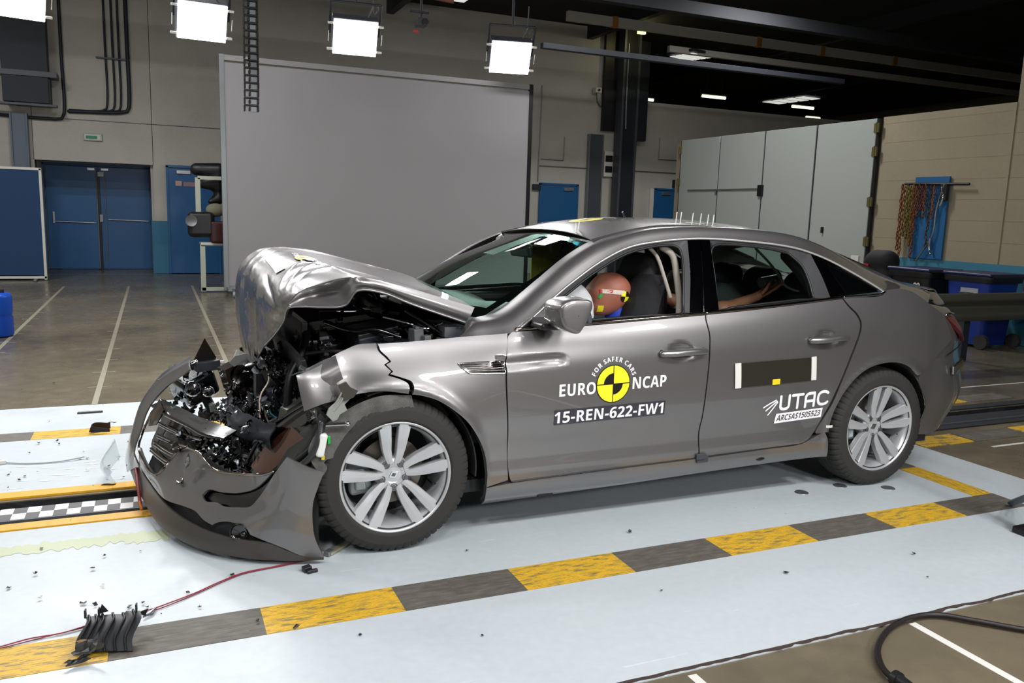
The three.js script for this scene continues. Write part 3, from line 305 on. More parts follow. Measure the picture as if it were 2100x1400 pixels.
{ const t = thing('chain_board', 'blue wall board hung with rusty and yellow lifting chains', 'tool board', [9.17, 0, -4.25]); mk('board', bx(.03, 1.15, .56, 0, 1.58, 0), std(0x1c5f93, .5), t); mk('rail', rod([-.05, 2.06, -.42], [-.05, 2.04, .62], .018), M.black, t);
  const chain = (name, z, y0, y1, mat, rad) => { const l = []; let k = 0; for (let y = y0; y > y1; y -= rad * 2.6, k++) { const g = new THREE.TorusGeometry(rad, rad * .34, 5, 10); g.scale(.75, 1.3, 1); l.push(at(g, -.07 + .004 * Math.sin(k), y, z + .008 * Math.sin(k * 1.7), 0, k % 2 ? Math.PI / 2 : 0.2)); } const m = mk(name, merge(l), mat, t); m.userData.kind = 'stuff'; };
  const cols = [0x6b2f14, 0x7a4a10, 0x5a5216, 0x6a5c14, 0x7c5510, 0x84420c, 0x5d3a18]; for (let i = 0; i < 9; i++) chain('chain', -.44 + i * .05, 2.02 - (i % 2) * .03, 1.05 + rr(-.15, .25) + (i > 5 ? .4 : 0), std(cols[i % 7], .6, .3), .026); chain('chain', .05, 2.0, 1.15, std(0x4a3a22, .6, .4), .024); chain('chain', .1, 2.0, 1.55, std(0x8a4a14, .6, .3), .022);
  mk('wire_sling', tube([[-.06, 2.03, .24], [-.06, 1.7, .16], [-.06, 1.35, .14], [-.06, 1.1, .0], [-.06, .98, -.08]], .012, 40), M.galv, t); mk('hook', merge([tube([[-.07, 2.0, .22], [-.07, 1.85, .25], [-.07, 1.75, .22]], .014), tube([[-.07, 1.3, .12], [-.07, 1.15, .12], [-.07, 1.08, .15]], .014)]), M.chrome, t); mk('small_box', bx(.06, .22, .1, -.04, 1.93, .24), M.blackPlastic, t); }
{ const t = thing('equipment_bag', 'black equipment bag with red patches beside the bins', 'bag', [8.40, .72, -4.30]); mk('body', blob([[0, .0, -.12, .16, 0, .0, .14, .17], [0, .22, -.06, .18, 0, .24, .1, .16]], 44, .1), std(0x0b0a0c, .8), t); mk('red_patch', bx(.03, .16, .14, -.2, .12, -.1), M.red, t); mk('red_patch', bx(.03, .12, .1, -.2, -.02, .16), M.red, t); mk('white_patch', bx(.03, .1, .14, -.18, .25, -.3), M.white, t); }
{ const t = thing('storage_box', 'dark box under the equipment bag behind the car', 'box', [8.43, 0, -4.35]); mk('body', bx(.5, .5, .62, 0, .25, 0), M.steelDark, t); mk('lid', bx(.52, .03, .64, 0, .5, 0), M.steelGrey, t); }
{ const t = thing('wall_call_box', 'red and white call box on the blue wall at right edge', 'call box', [9.17, .82, -2.62]); mk('body', bx(.06, .24, .2, 0, 0, 0), M.red, t); mk('face', bx(.01, .1, .1, -.035, .02, 0), M.white, t); }
{ const t = thing('red_extinguisher', 'red fire extinguisher below the call box at right edge', 'extinguisher', [9.05, 0, -2.3]); mk('body', lathe([[0, .02], [.07, .02], [.075, .05], [.075, .38], [.05, .43], [.02, .45], [0, .45]], 24), M.red, t); mk('valve', merge([cyl(.02, .06, 0, .47, 0), bx(.02, .02, .12, 0, .5, .03)]), M.black, t); }
{ const t = thing('stand_base', 'grey equipment stand foot at the right edge of the lane', 'stand', [2.96, 0, 1.76]); mk('column', bx(.09, .2, .09, .02, .13, -.02, .02), std(0x4c5a63, .5), t); mk('foot', bx(.14, .035, .16, .02, .018, -.02, .01), M.black, t); mk('leg', bar([.0, .2, -.05], [.3, .02, -.35], .03, .03), std(0x4c5a63, .5), t); mk('mast', rod([.03, .2, -.02], [.12, 1.5, .0], .02), M.steelDark, t); }
// =================================================================== the crashed saloon
// car axes: x rearward from the front axle, y up, z towards the viewer from the centre line
const WB = 2.808, WY = .338;
const texFlake = dataTex(256, 256, (u, v, x, y) => { const k = 128 + 90 * (PN.noise(x * .71, y * .71, 3) + .5 * PN.noise(x * .31, y * .31, 8)); return [k, k, k]; }, false, 12);
M.paint = phys(lin(.2, .194, .193), { metalness: .72, roughness: .36, clearcoat: 1, clearcoatRoughness: .03 });
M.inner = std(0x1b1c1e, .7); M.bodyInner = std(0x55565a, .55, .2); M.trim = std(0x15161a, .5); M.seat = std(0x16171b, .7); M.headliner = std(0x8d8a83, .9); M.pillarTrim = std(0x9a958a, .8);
M.glass = phys(lin(.74, .93, .85), { roughness: 0, transmission: 1, thickness: 0, ior: 1.5 }); M.sideGlass = phys(lin(.72, .85, .8), { roughness: 0, transmission: 1, thickness: 0, ior: 1.5 });
M.satin = std(0xd6d4d0, .28, .7); M.pillarBlack = phys(0x020203, { roughness: .06, specularIntensity: .6 }); M.alloy = std(0xc6c8ca, .32, .5); M.alloyDark = std(0x6d7072, .4, .8); M.disc = std(0x77716a, .3, .9); M.caliper = std(0xa9b3b4, .4, .6); M.frit = phys(0x060708, { roughness: .1, clearcoat: 1 });
M.lampShell = phys(lin(.9, .92, .92), { roughness: .02, transmission: 1, thickness: 0, ior: 1.45 }); M.amber = phys(0x6e3a20, { roughness: .12, clearcoat: 1, metalness: .3 }); M.primer = std(0x8f938a, .45, .3); M.engineAlu = std(0x8b8e90, .35, .85); M.wire = std(0x15130f, .6);
const BX = [-.7, .5, .91, 1.6, 2.25, 2.77, 3.2, 3.7], BY = [.90, .955, .975, 1.01, 1.065, 1.10, 1.09, 1.05];
const TT = [.12, .15, .18, .22, .27, .31, .38, .44, .50, .6, .7, .78, .84, .9, .95, 1.0], TZ = [.78, .83, .87, .893, .903, .908, .905, .909, .918, .928, .933, .933, .929, .916, .898, .872];
function sideZ(x, y) {
  const b = cinterp(x, BX, BY), t = y < .3 ? y : .3 + (y - .3) * .7 / (b - .3); let z = t <= 1 ? cinterp(t, TT, TZ) : .872 - .52 * (t - 1);
  if (x < .3) z -= .09 * (.3 - x) ** 2; if (x < .6) z -= .035 * sstep(.6 - x, 0, .4) * sstep(t, .60, .95); if (x > 2.9) z -= .26 * (x - 2.9) ** 2;
  for (const cx of [0, WB]) { const r = Math.hypot(x - cx, y - WY); if (r < .5) z += .010 * Math.exp(-(((r - .395) / .025) ** 2)); }
  if (x > .45 && x < .9 && y > .76 && y < .87) { const u = clamp((x - .45) / .36, 0, 1), c = .817 + .006 * u; z -= .013 * sstep(1 - u, 0, .2) * Math.exp(-(((y - c) / .020) ** 4)); }   // scallop behind the wing vent
  for (const [hx, hy] of [[1.42, .838], [2.337, .872]]) { const q = ((x - hx) / .062) ** 2 + ((y - hy) / .036) ** 2; if (q < 4) z -= .022 * Math.exp(-q * q); }   // finger bowls under the handles
  return z;
}
const near = (x, y) => V(x, y, sideZ(x, y)), far = (x, y) => V(x, y, -sideZ(x, y));
const car = thing('crashed_car', 'grey metallic saloon car with its front end crushed and hood buckled', 'car', [0, 0, 0]);
const OL = {
  frontDoor: [[[.538, .952], [.928, .971], [1.583, 1.006]], [[1.583, 1.006], [1.577, .982], [1.584, .906], [1.58, .854], [1.577, .738], [1.574, .629], [1.571, .491], [1.565, .421], [1.576, .282]], [[1.576, .282], [1.034, .274], [.545, .262]], [[.545, .262], [.529, .302], [.514, .508], [.496, .788], [.516, .933], [.538, .952]]],
  rearDoor: [[[1.587, 1.007], [2.049, 1.041], [2.469, 1.076]], [[2.469, 1.076], [2.499, 1.033], [2.538, .997], [2.563, .953], [2.56, .909], [2.504, .76], [2.457, .63], [2.412, .514], [2.372, .431], [2.324, .355], [2.286, .318], [2.242, .3], [2.174, .297]], [[2.174, .297], [2.004, .294], [1.58, .284]], [[1.58, .284], [1.569, .421], [1.575, .491], [1.578, .629], [1.581, .738], [1.584, .854], [1.588, .906], [1.581, .982], [1.587, 1.007]]],
  fenderRear: [[[.518, .947], [.297, .934], [.241, .93], [.061, .919], [-.064, .914]], [[-.064, .914], [-.054, .885], [-.029, .859]], [[-.029, .859], [-.015, .841]], [[-.015, .841], [-.038, .83]], [[-.038, .83], [-.011, .801]], [[-.011, .801], [-.024, .79]], [[-.024, .79], [.032, .771], [.067, .755], [.073, .73], [.065, .703]], [[.065, .703], [.101, .697], [.179, .671], [.263, .614], [.32, .56], [.379, .471], [.41, .398], [.421, .329], [.424, .248]], [[.424, .248], [.529, .272]], [[.529, .272], [.512, .508], [.492, .788], [.518, .947]]],
  fenderFront: [[[-.064, .914], [-.139, .911], [-.188, .895], [-.262, .863], [-.283, .848], [-.344, .825]], [[-.344, .825], [-.41, .805]], [[-.41, .805], [-.397, .723], [-.384, .658]], [[-.384, .658], [-.309, .683], [-.231, .692], [-.15, .713], [-.051, .721], [.052, .706]], [[.052, .706], [.056, .73], [.052, .75], [.024, .768], [-.028, .786]], [[-.028, .788], [-.015, .802]], [[-.015, .802], [-.042, .828]], [[-.042, .828], [-.019, .841]], [[-.019, .841], [-.034, .857], [-.058, .883], [-.064, .914]]],
  rocker: [[[.424, .246], [.545, .257], [1.034, .269], [1.576, .278]], [[1.576, .278], [2.004, .291], [2.232, .296], [2.303, .319], [2.396, .355]], [[2.396, .355], [2.424, .295], [2.443, .204]], [[2.443, .204], [2.129, .203], [1.511, .184], [.967, .158], [.438, .134]], [[.438, .134], [.426, .198], [.424, .246]]],
  quarter: [[[2.471, 1.081], [2.764, 1.094], [2.782, 1.112], [2.883, 1.124], [2.994, 1.107], [3.112, 1.043], [3.24, .974]], [[3.24, .974], [3.334, .826]], [[3.334, .826], [3.173, .722], [3.092, .659], [3.034, .634]], [[3.034, .634], [2.949, .69], [2.846, .72], [2.721, .717], [2.629, .692], [2.543, .633], [2.472, .541], [2.436, .445], [2.421, .35]], [[2.421, .35], [2.335, .349], [2.383, .43], [2.423, .513], [2.467, .629], [2.515, .759], [2.57, .909], [2.573, .953], [2.549, .997], [2.509, 1.033], [2.471, 1.081]]],
};
const P_ = {}; for (const k in OL) P_[k] = inset(outline(OL[k]), .0018);
const side = (name, poly, o = {}, mat = M.paint, label) => { const g = panel(poly, near, { cell: .024, ...o }); return [mk(name, g, mat, car, label), mk(name, mirrorZ(panel(poly, near, { cell: .06, ...o })), mat, car)]; };
const [doorF] = side('front_door', P_.frontDoor, { cell: .018 }, M.paint, 'grey front door with white and yellow test lettering'), [doorR] = side('rear_door', P_.rearDoor, { cell: .022 }, M.paint, 'grey rear door with a taped plate and lettering');
side('rocker_panel', P_.rocker, { depth: .03 }); const [quarter] = side('quarter_panel', P_.quarter, { depth: .02 });
mk('front_fender', panel(P_.fenderRear, near, { cell: .02, depth: .02 }), M.paint, car, 'rear half of the torn front fender');
{ // front half of the torn wing: pushed out and buckled
  const buck = (x, y) => { const q = near(x, y), d = clamp((.06 - x) / .45, 0, 1); q.z += .03 * d * Math.sin(d * 5 + y * 4) + .012 * Math.sin(x * 19 + y * 11) * d; if (y > .80) q.z -= .35 * (y - .80) * d; return q; };
  mk('front_fender_scrap', panel(P_.fenderFront, buck, { cell: .016, depth: .006 }), M.paint, car, 'torn front half of the fender, buckled outwards');
  mk('front_fender', mirrorZ(panel(P_.fenderRear, near, { cell: .06 })), M.paint, car);
  mk('fender_flap', sheet([[[-.36, .815, .83], [-.29, .852, .84], [-.24, .868, .835]], [[-.365, .79, .875], [-.29, .80, .885], [-.235, .83, .88]], [[-.33, .765, .88], [-.27, .755, .885], [-.22, .78, .885]]], 12, 10, { thick: .003 }), M.paint, car, 'curled flap of fender metal');
}
// inner door skins, sill, and dark strips added as shade in the door gaps
for (const [k, n] of [['frontDoor', 'door_lining'], ['rearDoor', 'door_lining']]) for (const m of [0, 1]) { const g = panel(inset(P_[k], .006), (x, y) => { const q = near(x, y); q.z -= .055; return q; }, { cell: .08, depth: 0 }); mk(n, m ? mirrorZ(g) : g, M.trim, car); }
for (const m of [1, -1]) mk('gap_backing', merge([[.52, 0.24, .98], [1.577, .28, 1.0]].map(([x, y0, y1]) => { const P = []; for (let i = 0; i <= 1; i++) for (let j = 0; j <= 14; j++) { const y = lerp(y0, y1, j / 14), xx = x - .03 + i * .06; P.push(V(xx, y, m * (sideZ(xx, y) - .016))); } return shell(P, 1, 14, 0, m < 0); })), M.inner, car);
mk('floor_pan', merge([bx(3.1, .06, 1.62, 1.75, .23, 0), bx(.08, .1, 1.7, .75, .2, 0), bx(.5, .12, 1.2, 3.2, .25, 0), bx(.5, .05, .9, .2, .26, 0)]), M.inner, car); mk('exhaust', tube([[.6, .16, .25], [1.6, .16, .25], [2.3, .17, .3], [2.6, .22, .35]], .03), M.galv, car);
mk('sill_seal', tube([[.55, .262, .903], [1.0, .272, .904], [1.57, .281, .905], [2.17, .296, .905]], .004, 40, 6), M.black, car);
mk('jack_point_cover', merge([bx(.07, .035, .012, 1.60, .272, .905), bx(.06, .03, .01, 1.585, .29, .915)]), std(0x3a3d42, .4), car); mk('sill_grommet', sph(.03, 1.98, .236, .896, 1, .35, .2), M.black, car);

// ------------------------------------------------ roof, pillars and glass house
const trimTop = [[.537, .944], [.66, 1.022], [.789, 1.11], [.906, 1.181], [1.07, 1.269], [1.233, 1.333], [1.422, 1.365], [1.583, 1.379], [1.717, 1.382], [1.935, 1.373], [2.134, 1.357], [2.267, 1.336], [2.417, 1.291], [2.563, 1.226], [2.71, 1.151], [2.778, 1.112]];
const trim3 = trimTop.map(([x, y]) => [x, y, sideZ(x, y)]);
const ditch = [[.325, .926, .8], [.351, .969, .77], [.395, 1, .745], [.483, 1.01, .715], [.585, 1.059, .7], [.75, 1.166, .66], [.922, 1.279, .62], [1.086, 1.355, .585], [1.219, 1.386, .57], [1.381, 1.418, .565], [1.499, 1.431, .56], [1.759, 1.434, .56], [2.054, 1.422, .555], [2.302, 1.396, .545], [2.528, 1.353, .535], [2.761, 1.293, .53], [3.031, 1.206, .54], [3.272, 1.126, .55], [3.389, 1.096, .56]];
{ // body side frame from the cowl over the roof edge down to the boot: lower edge along the window trim
  const low = [[.30, .934, sideZ(.30, .934)], [.40, .938, sideZ(.4, .938)], [.50, .943, sideZ(.5, .943)], ...trim3.slice(0), [2.883, 1.124, sideZ(2.883, 1.124)], [2.994, 1.107, sideZ(2.994, 1.107)], [3.112, 1.048, sideZ(3.112, 1.048)]];
  const up = [...ditch, [3.48, 1.075, .565]]; const cl = curve(low), cu = curve(up);
  const A = [], Mi = [], Cc = []; const n = 60; for (let i = 0; i <= n; i++) { const t = i / n, a = cl.getPointAt(t), c = cu.getPointAt(t), m = a.clone().lerp(c, .5); const b = lerp(.16, .03, sstep(t, .62, .86)) * a.distanceTo(c); m.y += b * .8; m.z += b * .75; A.push(a.toArray()); Mi.push(m.toArray()); Cc.push(c.toArray()); }
  const g = sheet([A, Mi, Cc], 110, 10, { thick: .006, arc: false, flip: false }); mk('body_side_frame', g, M.paint, car, 'painted pillars and roof edge over the doors'); mk('body_side_frame', mirrorZ(g), M.paint, car);
  const hl = sheet([A.slice(8, 52), Cc.slice(8, 52)].map((r) => r.map(([x, y, z]) => [x, y - .03, z - .05])), 50, 2, { arc: false }); mk('roof_edge_lining', hl, M.headliner, car); mk('roof_edge_lining', mirrorZ(hl), M.headliner, car);
}
const roofEdge = ditch.slice(7, 16), roofMid = [[1.105, 1.392, 0], [1.24, 1.425, 0], [1.40, 1.452, 0], [1.58, 1.467, 0], [1.78, 1.473, 0], [2.05, 1.464, 0], [2.35, 1.438, 0], [2.58, 1.402, 0], [2.80, 1.352, 0]];
const roofRow = (k) => roofEdge.map((e, i) => { const m = roofMid[i], q = 1 - k * k; return [lerp(e[0], m[0], q), lerp(e[1], m[1], 1 - Math.pow(Math.abs(k), 2.4)), k * e[2]]; });
const roofRows = [1, .75, .4, 0, -.4, -.75, -1].map(roofRow);
mk('roof', sheet(roofRows, 40, 36, { thick: .004, arc: false }), M.paint, car); mk('headliner', sheet(roofRows.map((r) => r.map(([x, y, z]) => [x, y - .035, z * .96])), 20, 12, { arc: false }), M.headliner, car);
const roofC = [1, .75, .4, 0, -.4, -.75, -1].map((k, i) => curve(roofRows[i])); const roofAt = (x, z) => { let best = null, bd = 9; for (const k of [z]) { const e = (t) => { const a = [1, .75, .4, 0, -.4, -.75, -1], kk = clamp(z / .56, -1, 1); let i = 0; while (i < 5 && kk < a[i + 1]) i++; const f = (kk - a[i]) / (a[i + 1] - a[i]); return roofC[i].getPoint(t).lerp(roofC[i + 1].getPoint(t), f); }; let lo = 0, hi = 1; for (let q = 0; q < 24; q++) { const m = (lo + hi) / 2; if (e(m).x < x) lo = m; else hi = m; } best = e(lo); } return V(x, best.y + .002, z); };
for (const m of [1, -1]) mk('roof_moulding', tube(ditch.slice(7, 17).map(([x, y, z]) => [x, y + .001, m * z]), .006, 60, 6), M.trim, car);
// windscreen with black border, rear glass
const wsTop = [[1.086, 1.355, .585], [1.112, 1.378, .3], [1.118, 1.388, 0], [1.112, 1.378, -.3], [1.086, 1.355, -.585]], wsBot = [[.45, 1.005, .715], [.30, 1.0, .42], [.24, 1.0, 0], [.30, 1.0, -.42], [.45, 1.005, -.715]], wsMid = [[.75, 1.163, .655], [.675, 1.205, .36], [.655, 1.215, 0], [.675, 1.205, -.36], [.75, 1.163, -.655]];
const wsc = [wsBot, wsMid, wsTop].map((r) => r.map(([x, y, z]) => [x, y - .006, z])); mk('windscreen', sheet(wsc, 36, 30, {}), M.glass, car, 'green tinted windscreen reflecting the lamps');
{ const c = wsc.map((r) => curve(r)), pt = (u, v) => new THREE.CatmullRomCurve3(c.map((q) => q.getPointAt(u)), false, 'catmullrom', .5).getPoint(v); const strip = (u0, u1, v0, v1, n, m, name, mat = M.frit) => { const P = []; for (let i = 0; i <= n; i++) for (let j = 0; j <= m; j++) { const q = pt(lerp(u0, u1, i / n), lerp(v0, v1, j / m)); q.y -= .003; P.push(q); } mk(name, shell(P, n, m, 0), mat, car); }; strip(0, .035, 0, 1, 4, 24, 'glass_border'); strip(.965, 1, 0, 1, 4, 24, 'glass_border'); strip(0, 1, .93, 1, 24, 3, 'glass_border'); strip(0, 1, 0, .12, 24, 3, 'glass_border'); strip(.44, .56, .62, .95, 8, 12, 'sensor_cover', M.black);
  const P = []; const q0 = pt(.075, .93); mk('windscreen_sticker', at(new THREE.CircleGeometry(.022, 24), q0.x, q0.y + .003, q0.z, -Math.PI / 2 + .45, 0, 0), std(0x2f9fae, .5), car, 'small round turquoise sticker');  }
const rwTop = [[2.761, 1.293, .53], [2.79, 1.345, .25], [2.80, 1.352, 0], [2.79, 1.345, -.25], [2.761, 1.293, -.53]], rwBot = [[3.30, 1.105, .54], [3.36, 1.12, .3], [3.38, 1.125, 0], [3.36, 1.12, -.3], [3.30, 1.105, -.54]];
mk('rear_window', sheet([rwTop, rwBot], 20, 10, { flip: true }), M.sideGlass, car);
// window frames, trims, B pillars
const ring = (outer, inner, surf, opt) => { // strip between two closed outlines of the same sampling
  const n = 160, co = new THREE.CatmullRomCurve3(outer.map(([a, b]) => V(a, b, 0)), true, 'catmullrom', .01), ci = new THREE.CatmullRomCurve3(inner.map(([a, b]) => V(a, b, 0)), true, 'catmullrom', .01), P = []; for (let i = 0; i <= n; i++) { const a = co.getPointAt((i % n) / n), c = V(inner.reduce((s, q) => s + q[0], 0) / inner.length, inner.reduce((s, q) => s + q[1], 0) / inner.length, 0); let b = null, bd = 1e9; for (let k = 0; k < 240; k++) { const q = ci.getPointAt(k / 240), d = q.distanceTo(a); if (d < bd) { bd = d; b = q; } } for (let j = 0; j <= 2; j++) { const q = a.clone().lerp(b, j / 2), s = surf(q.x, q.y); s.z -= .004 + .012 * (j / 2); P.push(s); } } return shell(P, n, 2, .01, true); };
const winF = outline([[[.698, 1.009], [.895, 1.133], [1.058, 1.222], [1.223, 1.294], [1.399, 1.333], [1.495, 1.339]], [[1.495, 1.339], [1.528, 1.325], [1.535, 1.287], [1.507, 1.158], [1.464, 1.016]], [[1.464, 1.016], [.912, .99], [.692, .98]], [[.692, .98], [.698, 1.009]]]);
const winR = outline([[[1.721, 1.321], [1.747, 1.341], [1.926, 1.343], [2.105, 1.326], [2.194, 1.307]], [[2.194, 1.307], [2.264, 1.245], [2.288, 1.157], [2.288, 1.078]], [[2.288, 1.078], [1.976, 1.054], [1.674, 1.029]], [[1.674, 1.029], [1.721, 1.321]]]);
const winQ = outline([[[2.37, 1.291], [2.557, 1.207], [2.707, 1.14], [2.738, 1.109]], [[2.738, 1.109], [2.501, 1.091]], [[2.501, 1.091], [2.423, 1.207], [2.37, 1.291]]]);
const outF = outline([[[.56, .962], [.66, 1.022], [.789, 1.11], [.906, 1.181], [1.07, 1.269], [1.233, 1.333], [1.422, 1.365], [1.583, 1.376]], [[1.583, 1.376], [1.553, 1.205], [1.496, 1.012]], [[1.496, 1.012], [.93, .976], [.56, .958]]]);
const outR = outline([[[1.711, 1.376], [1.935, 1.371], [2.134, 1.355], [2.267, 1.334], [2.33, 1.315]], [[2.33, 1.315], [2.372, 1.19], [2.395, 1.075]], [[2.395, 1.075], [2.05, 1.046], [1.668, 1.018]], [[1.668, 1.018], [1.70, 1.2], [1.711, 1.376]]]);
for (const m of [0, 1]) { const W = (n, g, mat, l) => mk(n, m ? mirrorZ(g) : g, mat, car, l);
  W('window_frame', ring(outF, winF, near), M.trim); W('window_frame', ring(outR, winR, near), M.trim);
  W('window_seal', tube(winF.filter((_, i) => i % 3 === 0).map(([x, y]) => { const q = near(x, y); return [x, y, q.z - .016]; }), .007, 120, 6, true), M.black); W('window_seal', tube(winR.filter((_, i) => i % 3 === 0).map(([x, y]) => { const q = near(x, y); return [x, y, q.z - .016]; }), .007, 120, 6, true), M.black);
  const bpF = outline([[[1.589, 1.367], [1.555, 1.19], [1.499, 1.02]], [[1.499, 1.02], [1.578, 1.023]], [[1.578, 1.023], [1.628, 1.229], [1.655, 1.368]]]), bpR = outline([[[1.661, 1.369], [1.634, 1.229], [1.583, 1.023]], [[1.583, 1.023], [1.668, 1.027]], [[1.668, 1.027], [1.69, 1.181], [1.711, 1.369]]]), cp = outline([[[2.335, 1.318], [2.40, 1.295]], [[2.40, 1.295], [2.44, 1.2], [2.505, 1.09]], [[2.505, 1.09], [2.395, 1.078]], [[2.395, 1.078], [2.375, 1.19], [2.335, 1.318]]]);
  for (const b of [bpF, bpR, cp]) W('pillar_cover', panel(b, near, { cell: .03, depth: .012, off: .002 }), M.pillarBlack, 'black gloss pillar cover'); W('pillar_gap', tube([[1.581, 1.022, sideZ(1.581, 1.022)], [1.631, 1.229, sideZ(1.631, 1.229)], [1.648, 1.31, sideZ(1.648, 1.31)]].map(([x, y, z]) => [x, y, z - .004]), .0028, 20, 6), M.chrome);
  W('quarter_window', panel(winQ, near, { cell: .05, depth: 0, off: -.002 }), M.frit); W('quarter_glass', panel(inset(winQ, .016), near, { cell: .05, depth: 0, off: .001 }), M.sideGlass);
  W('rear_door_glass', panel(inset(winR, -.004), near, { cell: .06, depth: 0, off: -.022 }), M.sideGlass);
  if (m) W('front_door_glass', panel(inset(winF, -.004), near, { cell: .06, depth: 0, off: -.022 }), M.sideGlass);
  const bright = trimTop.map(([x, y]) => { const q = near(x, y - .006); return [x, y - .006, q.z + .002]; }); W('window_trim', tube([[.56, .956, sideZ(.56, .956) + .003], ...bright.slice(1)], .0062, 140, 8), M.satin, 'bright trim round the side windows');
  W('belt_moulding', tube([[.56, .962, 0], [.931, .98, 0], [1.255, .996, 0], [1.583, 1.014, 0]].map(([x, y]) => [x, y, sideZ(x, y) + .003]), .0085, 50, 8), M.darkChrome); W('belt_moulding', tube([[1.592, 1.015, 0], [2.05, 1.047, 0], [2.47, 1.083, 0]].map(([x, y]) => [x, y, sideZ(x, y) + .003]), .0085, 50, 8), M.darkChrome); W('belt_moulding', tube([[2.48, 1.084, 0], [2.74, 1.098, 0], [2.778, 1.108, 0]].map(([x, y]) => [x, y, sideZ(x, y) + .003]), .007, 30, 8), M.chrome);
  W('mirror_triangle', panel(outline([[[.56, .966], [.66, 1.03], [.74, 1.082]], [[.74, 1.082], [.735, 1.0], [.73, .975]], [[.73, .975], [.56, .966]]]), near, { cell: .04, off: .004 }), M.blackGloss);
  W('pillar_lining', merge([tube([[1.47, 1.325, .63], [1.515, 1.29, .655], [1.52, 1.18, .70], [1.50, 1.06, .765], [1.485, .98, .79]], .017, 24, 10), tube([[1.40, 1.33, .60], [1.445, 1.28, .62], [1.47, 1.18, .66], [1.475, 1.08, .72]], .01, 20, 8)]), M.pillarTrim, 'pale inner pillar lining'); W('pillar_lining', tube([[2.30, 1.29, .62], [2.36, 1.2, .68], [2.42, 1.05, .76]], .04, 16, 8), M.inner);
}
// door mirrors
for (const m of [0]) { const Q = (g) => m ? mirrorZ(g) : g; const shellG_ = blob([[.66, 1.055, .97, .045, .655, 1.06, 1.09, .04], [.74, 1.065, .97, .05, .745, 1.07, 1.10, .045], [.70, 1.02, .98, .045, .70, 1.02, 1.06, .035]], 46, .06, (q, d) => Math.max(d, q.x + .28 * (q.y - 1.05) - .785)); const mo = [[.642, 1.04], [.640, 1.09], [.668, 1.115], [.745, 1.124], [.795, 1.112], [.80, 1.09], [.785, 1.045], [.752, .985], [.735, .968], [.70, .975], [.662, .998], [.642, 1.04]], ms = [[.953, .02, 0], [.955, .72, 0], [.975, .93, 0], [1.02, 1.0, 0], [1.07, 1.0, 0], [1.10, .97, 0], [1.112, .90, 0], [1.117, .7, 0], [1.118, .02, 0]]; const shellG = sheet(ms.map(([z, k, o]) => mo.map(([x, y]) => [.725 + (x - .725) * k + .10 * (z - .955), 1.05 + (y - 1.05) * k + o, z])), 66, 20, { arc: false, flip: true }); const mir = mk('door_mirror', Q(shellG), M.paint, car, 'grey door mirror'); mk('mirror_base', Q(merge([bar([.66, .985, .87], [.70, 1.0, .97], .07, .045), bx(.1, .03, .12, .68, .985, .93, .012)])), M.blackPlastic, mir); mk('mirror_glass', Q(at(bx(.004, .09, .13, 0, 0, 0), .808, 1.068, 1.03, 0, 0, .30)), M.chrome, mir); mk('mirror_bezel', Q(at(bx(.03, .115, .15, 0, 0, 0, .014), .792, 1.066, 1.03, 0, 0, .30)), M.greyPlastic, mir); mk('indicator', Q(tube([[.648, 1.025, .98], [.652, 1.02, 1.04], [.672, 1.02, 1.10]], .007, 16, 8)), M.lampShell, mir); }
// handles, wing vent, lettering
for (const [hx, hy] of [[1.42, .838], [2.337, .872]]) for (const m of [1, -1]) { const sl = hx > 2 ? .004 : 0; const P = [[hx - .122, hy - .006, .945], [hx - .06, hy - .003, .962], [hx, hy, .966], [hx + .06, hy + .001 + sl, .962], [hx + .122, hy - .002 + sl, .945]].map(([x, y, z]) => [x, y, z * m]); const g = new THREE.TubeGeometry(curve(P), 30, .0175, 10);  const h = mk('door_handle', merge([g, sph(.0165, P[0][0], P[0][1], P[0][2], 1, 1, 1, 12), sph(.0165, P[4][0], P[4][1], P[4][2], 1, 1, 1, 12)]), M.paint, m > 0 ? (hx > 2 ? doorR : doorF) : car); mk('handle_strip', tube(P.map(([x, y, z]) => [x, y + .014, z + m * .002]), .0022, 20, 6), M.blackPlastic, h); if (m > 0) mk('bowl_shadow_gap', merge([bx(.012, .03, .02, hx + .12, hy, .93), bx(.012, .03, .02, hx - .12, hy - .004, .93)]), M.inner, h); }
{ const v = outline([[[.278, .824], [.30, .80], [.326, .782]], [[.326, .782], [.40, .779], [.488, .779]], [[.488, .779], [.488, .829]], [[.488, .829], [.38, .828], [.278, .824]]]); mk('wing_vent', panel(v, near, { cell: .03, off: .003, depth: .01 }), M.blackGloss, car, 'dark vent trim on the wing'); const e = v.filter((_, i) => i % 3 === 0).map(([x, y]) => [x, y, sideZ(x, y) + .005]); mk('vent_edge', tube(e, .0035, 70, 6, true), M.chrome, car); for (let i = 0; i < 4; i++) mk('vent_fin', tube([[.33 - i * .012, .792 + i * .009, 0], [.41, .792 + i * .009, 0], [.486, .792 + i * .009, 0]].map(([x, y]) => [x, y, sideZ(x, y) + .006]), .0022, 16, 5), M.darkChrome, car); }
const arcText = (c, s, cx, cy, r, a0, a1, font) => { c.font = font; c.textAlign = 'center'; c.textBaseline = 'alphabetic'; const w = [...s].map((q) => c.measureText(q).width), tot = w.reduce((a, b) => a + b, 0); let k = 0; [...s].forEach((q, i) => { const a = a0 + (a1 - a0) * (k + w[i] / 2) / tot; k += w[i]; c.save(); c.translate(cx + r * Math.sin(a), cy - r * Math.cos(a)); c.rotate(a); c.fillText(q, 0, 0); c.restore(); }); };
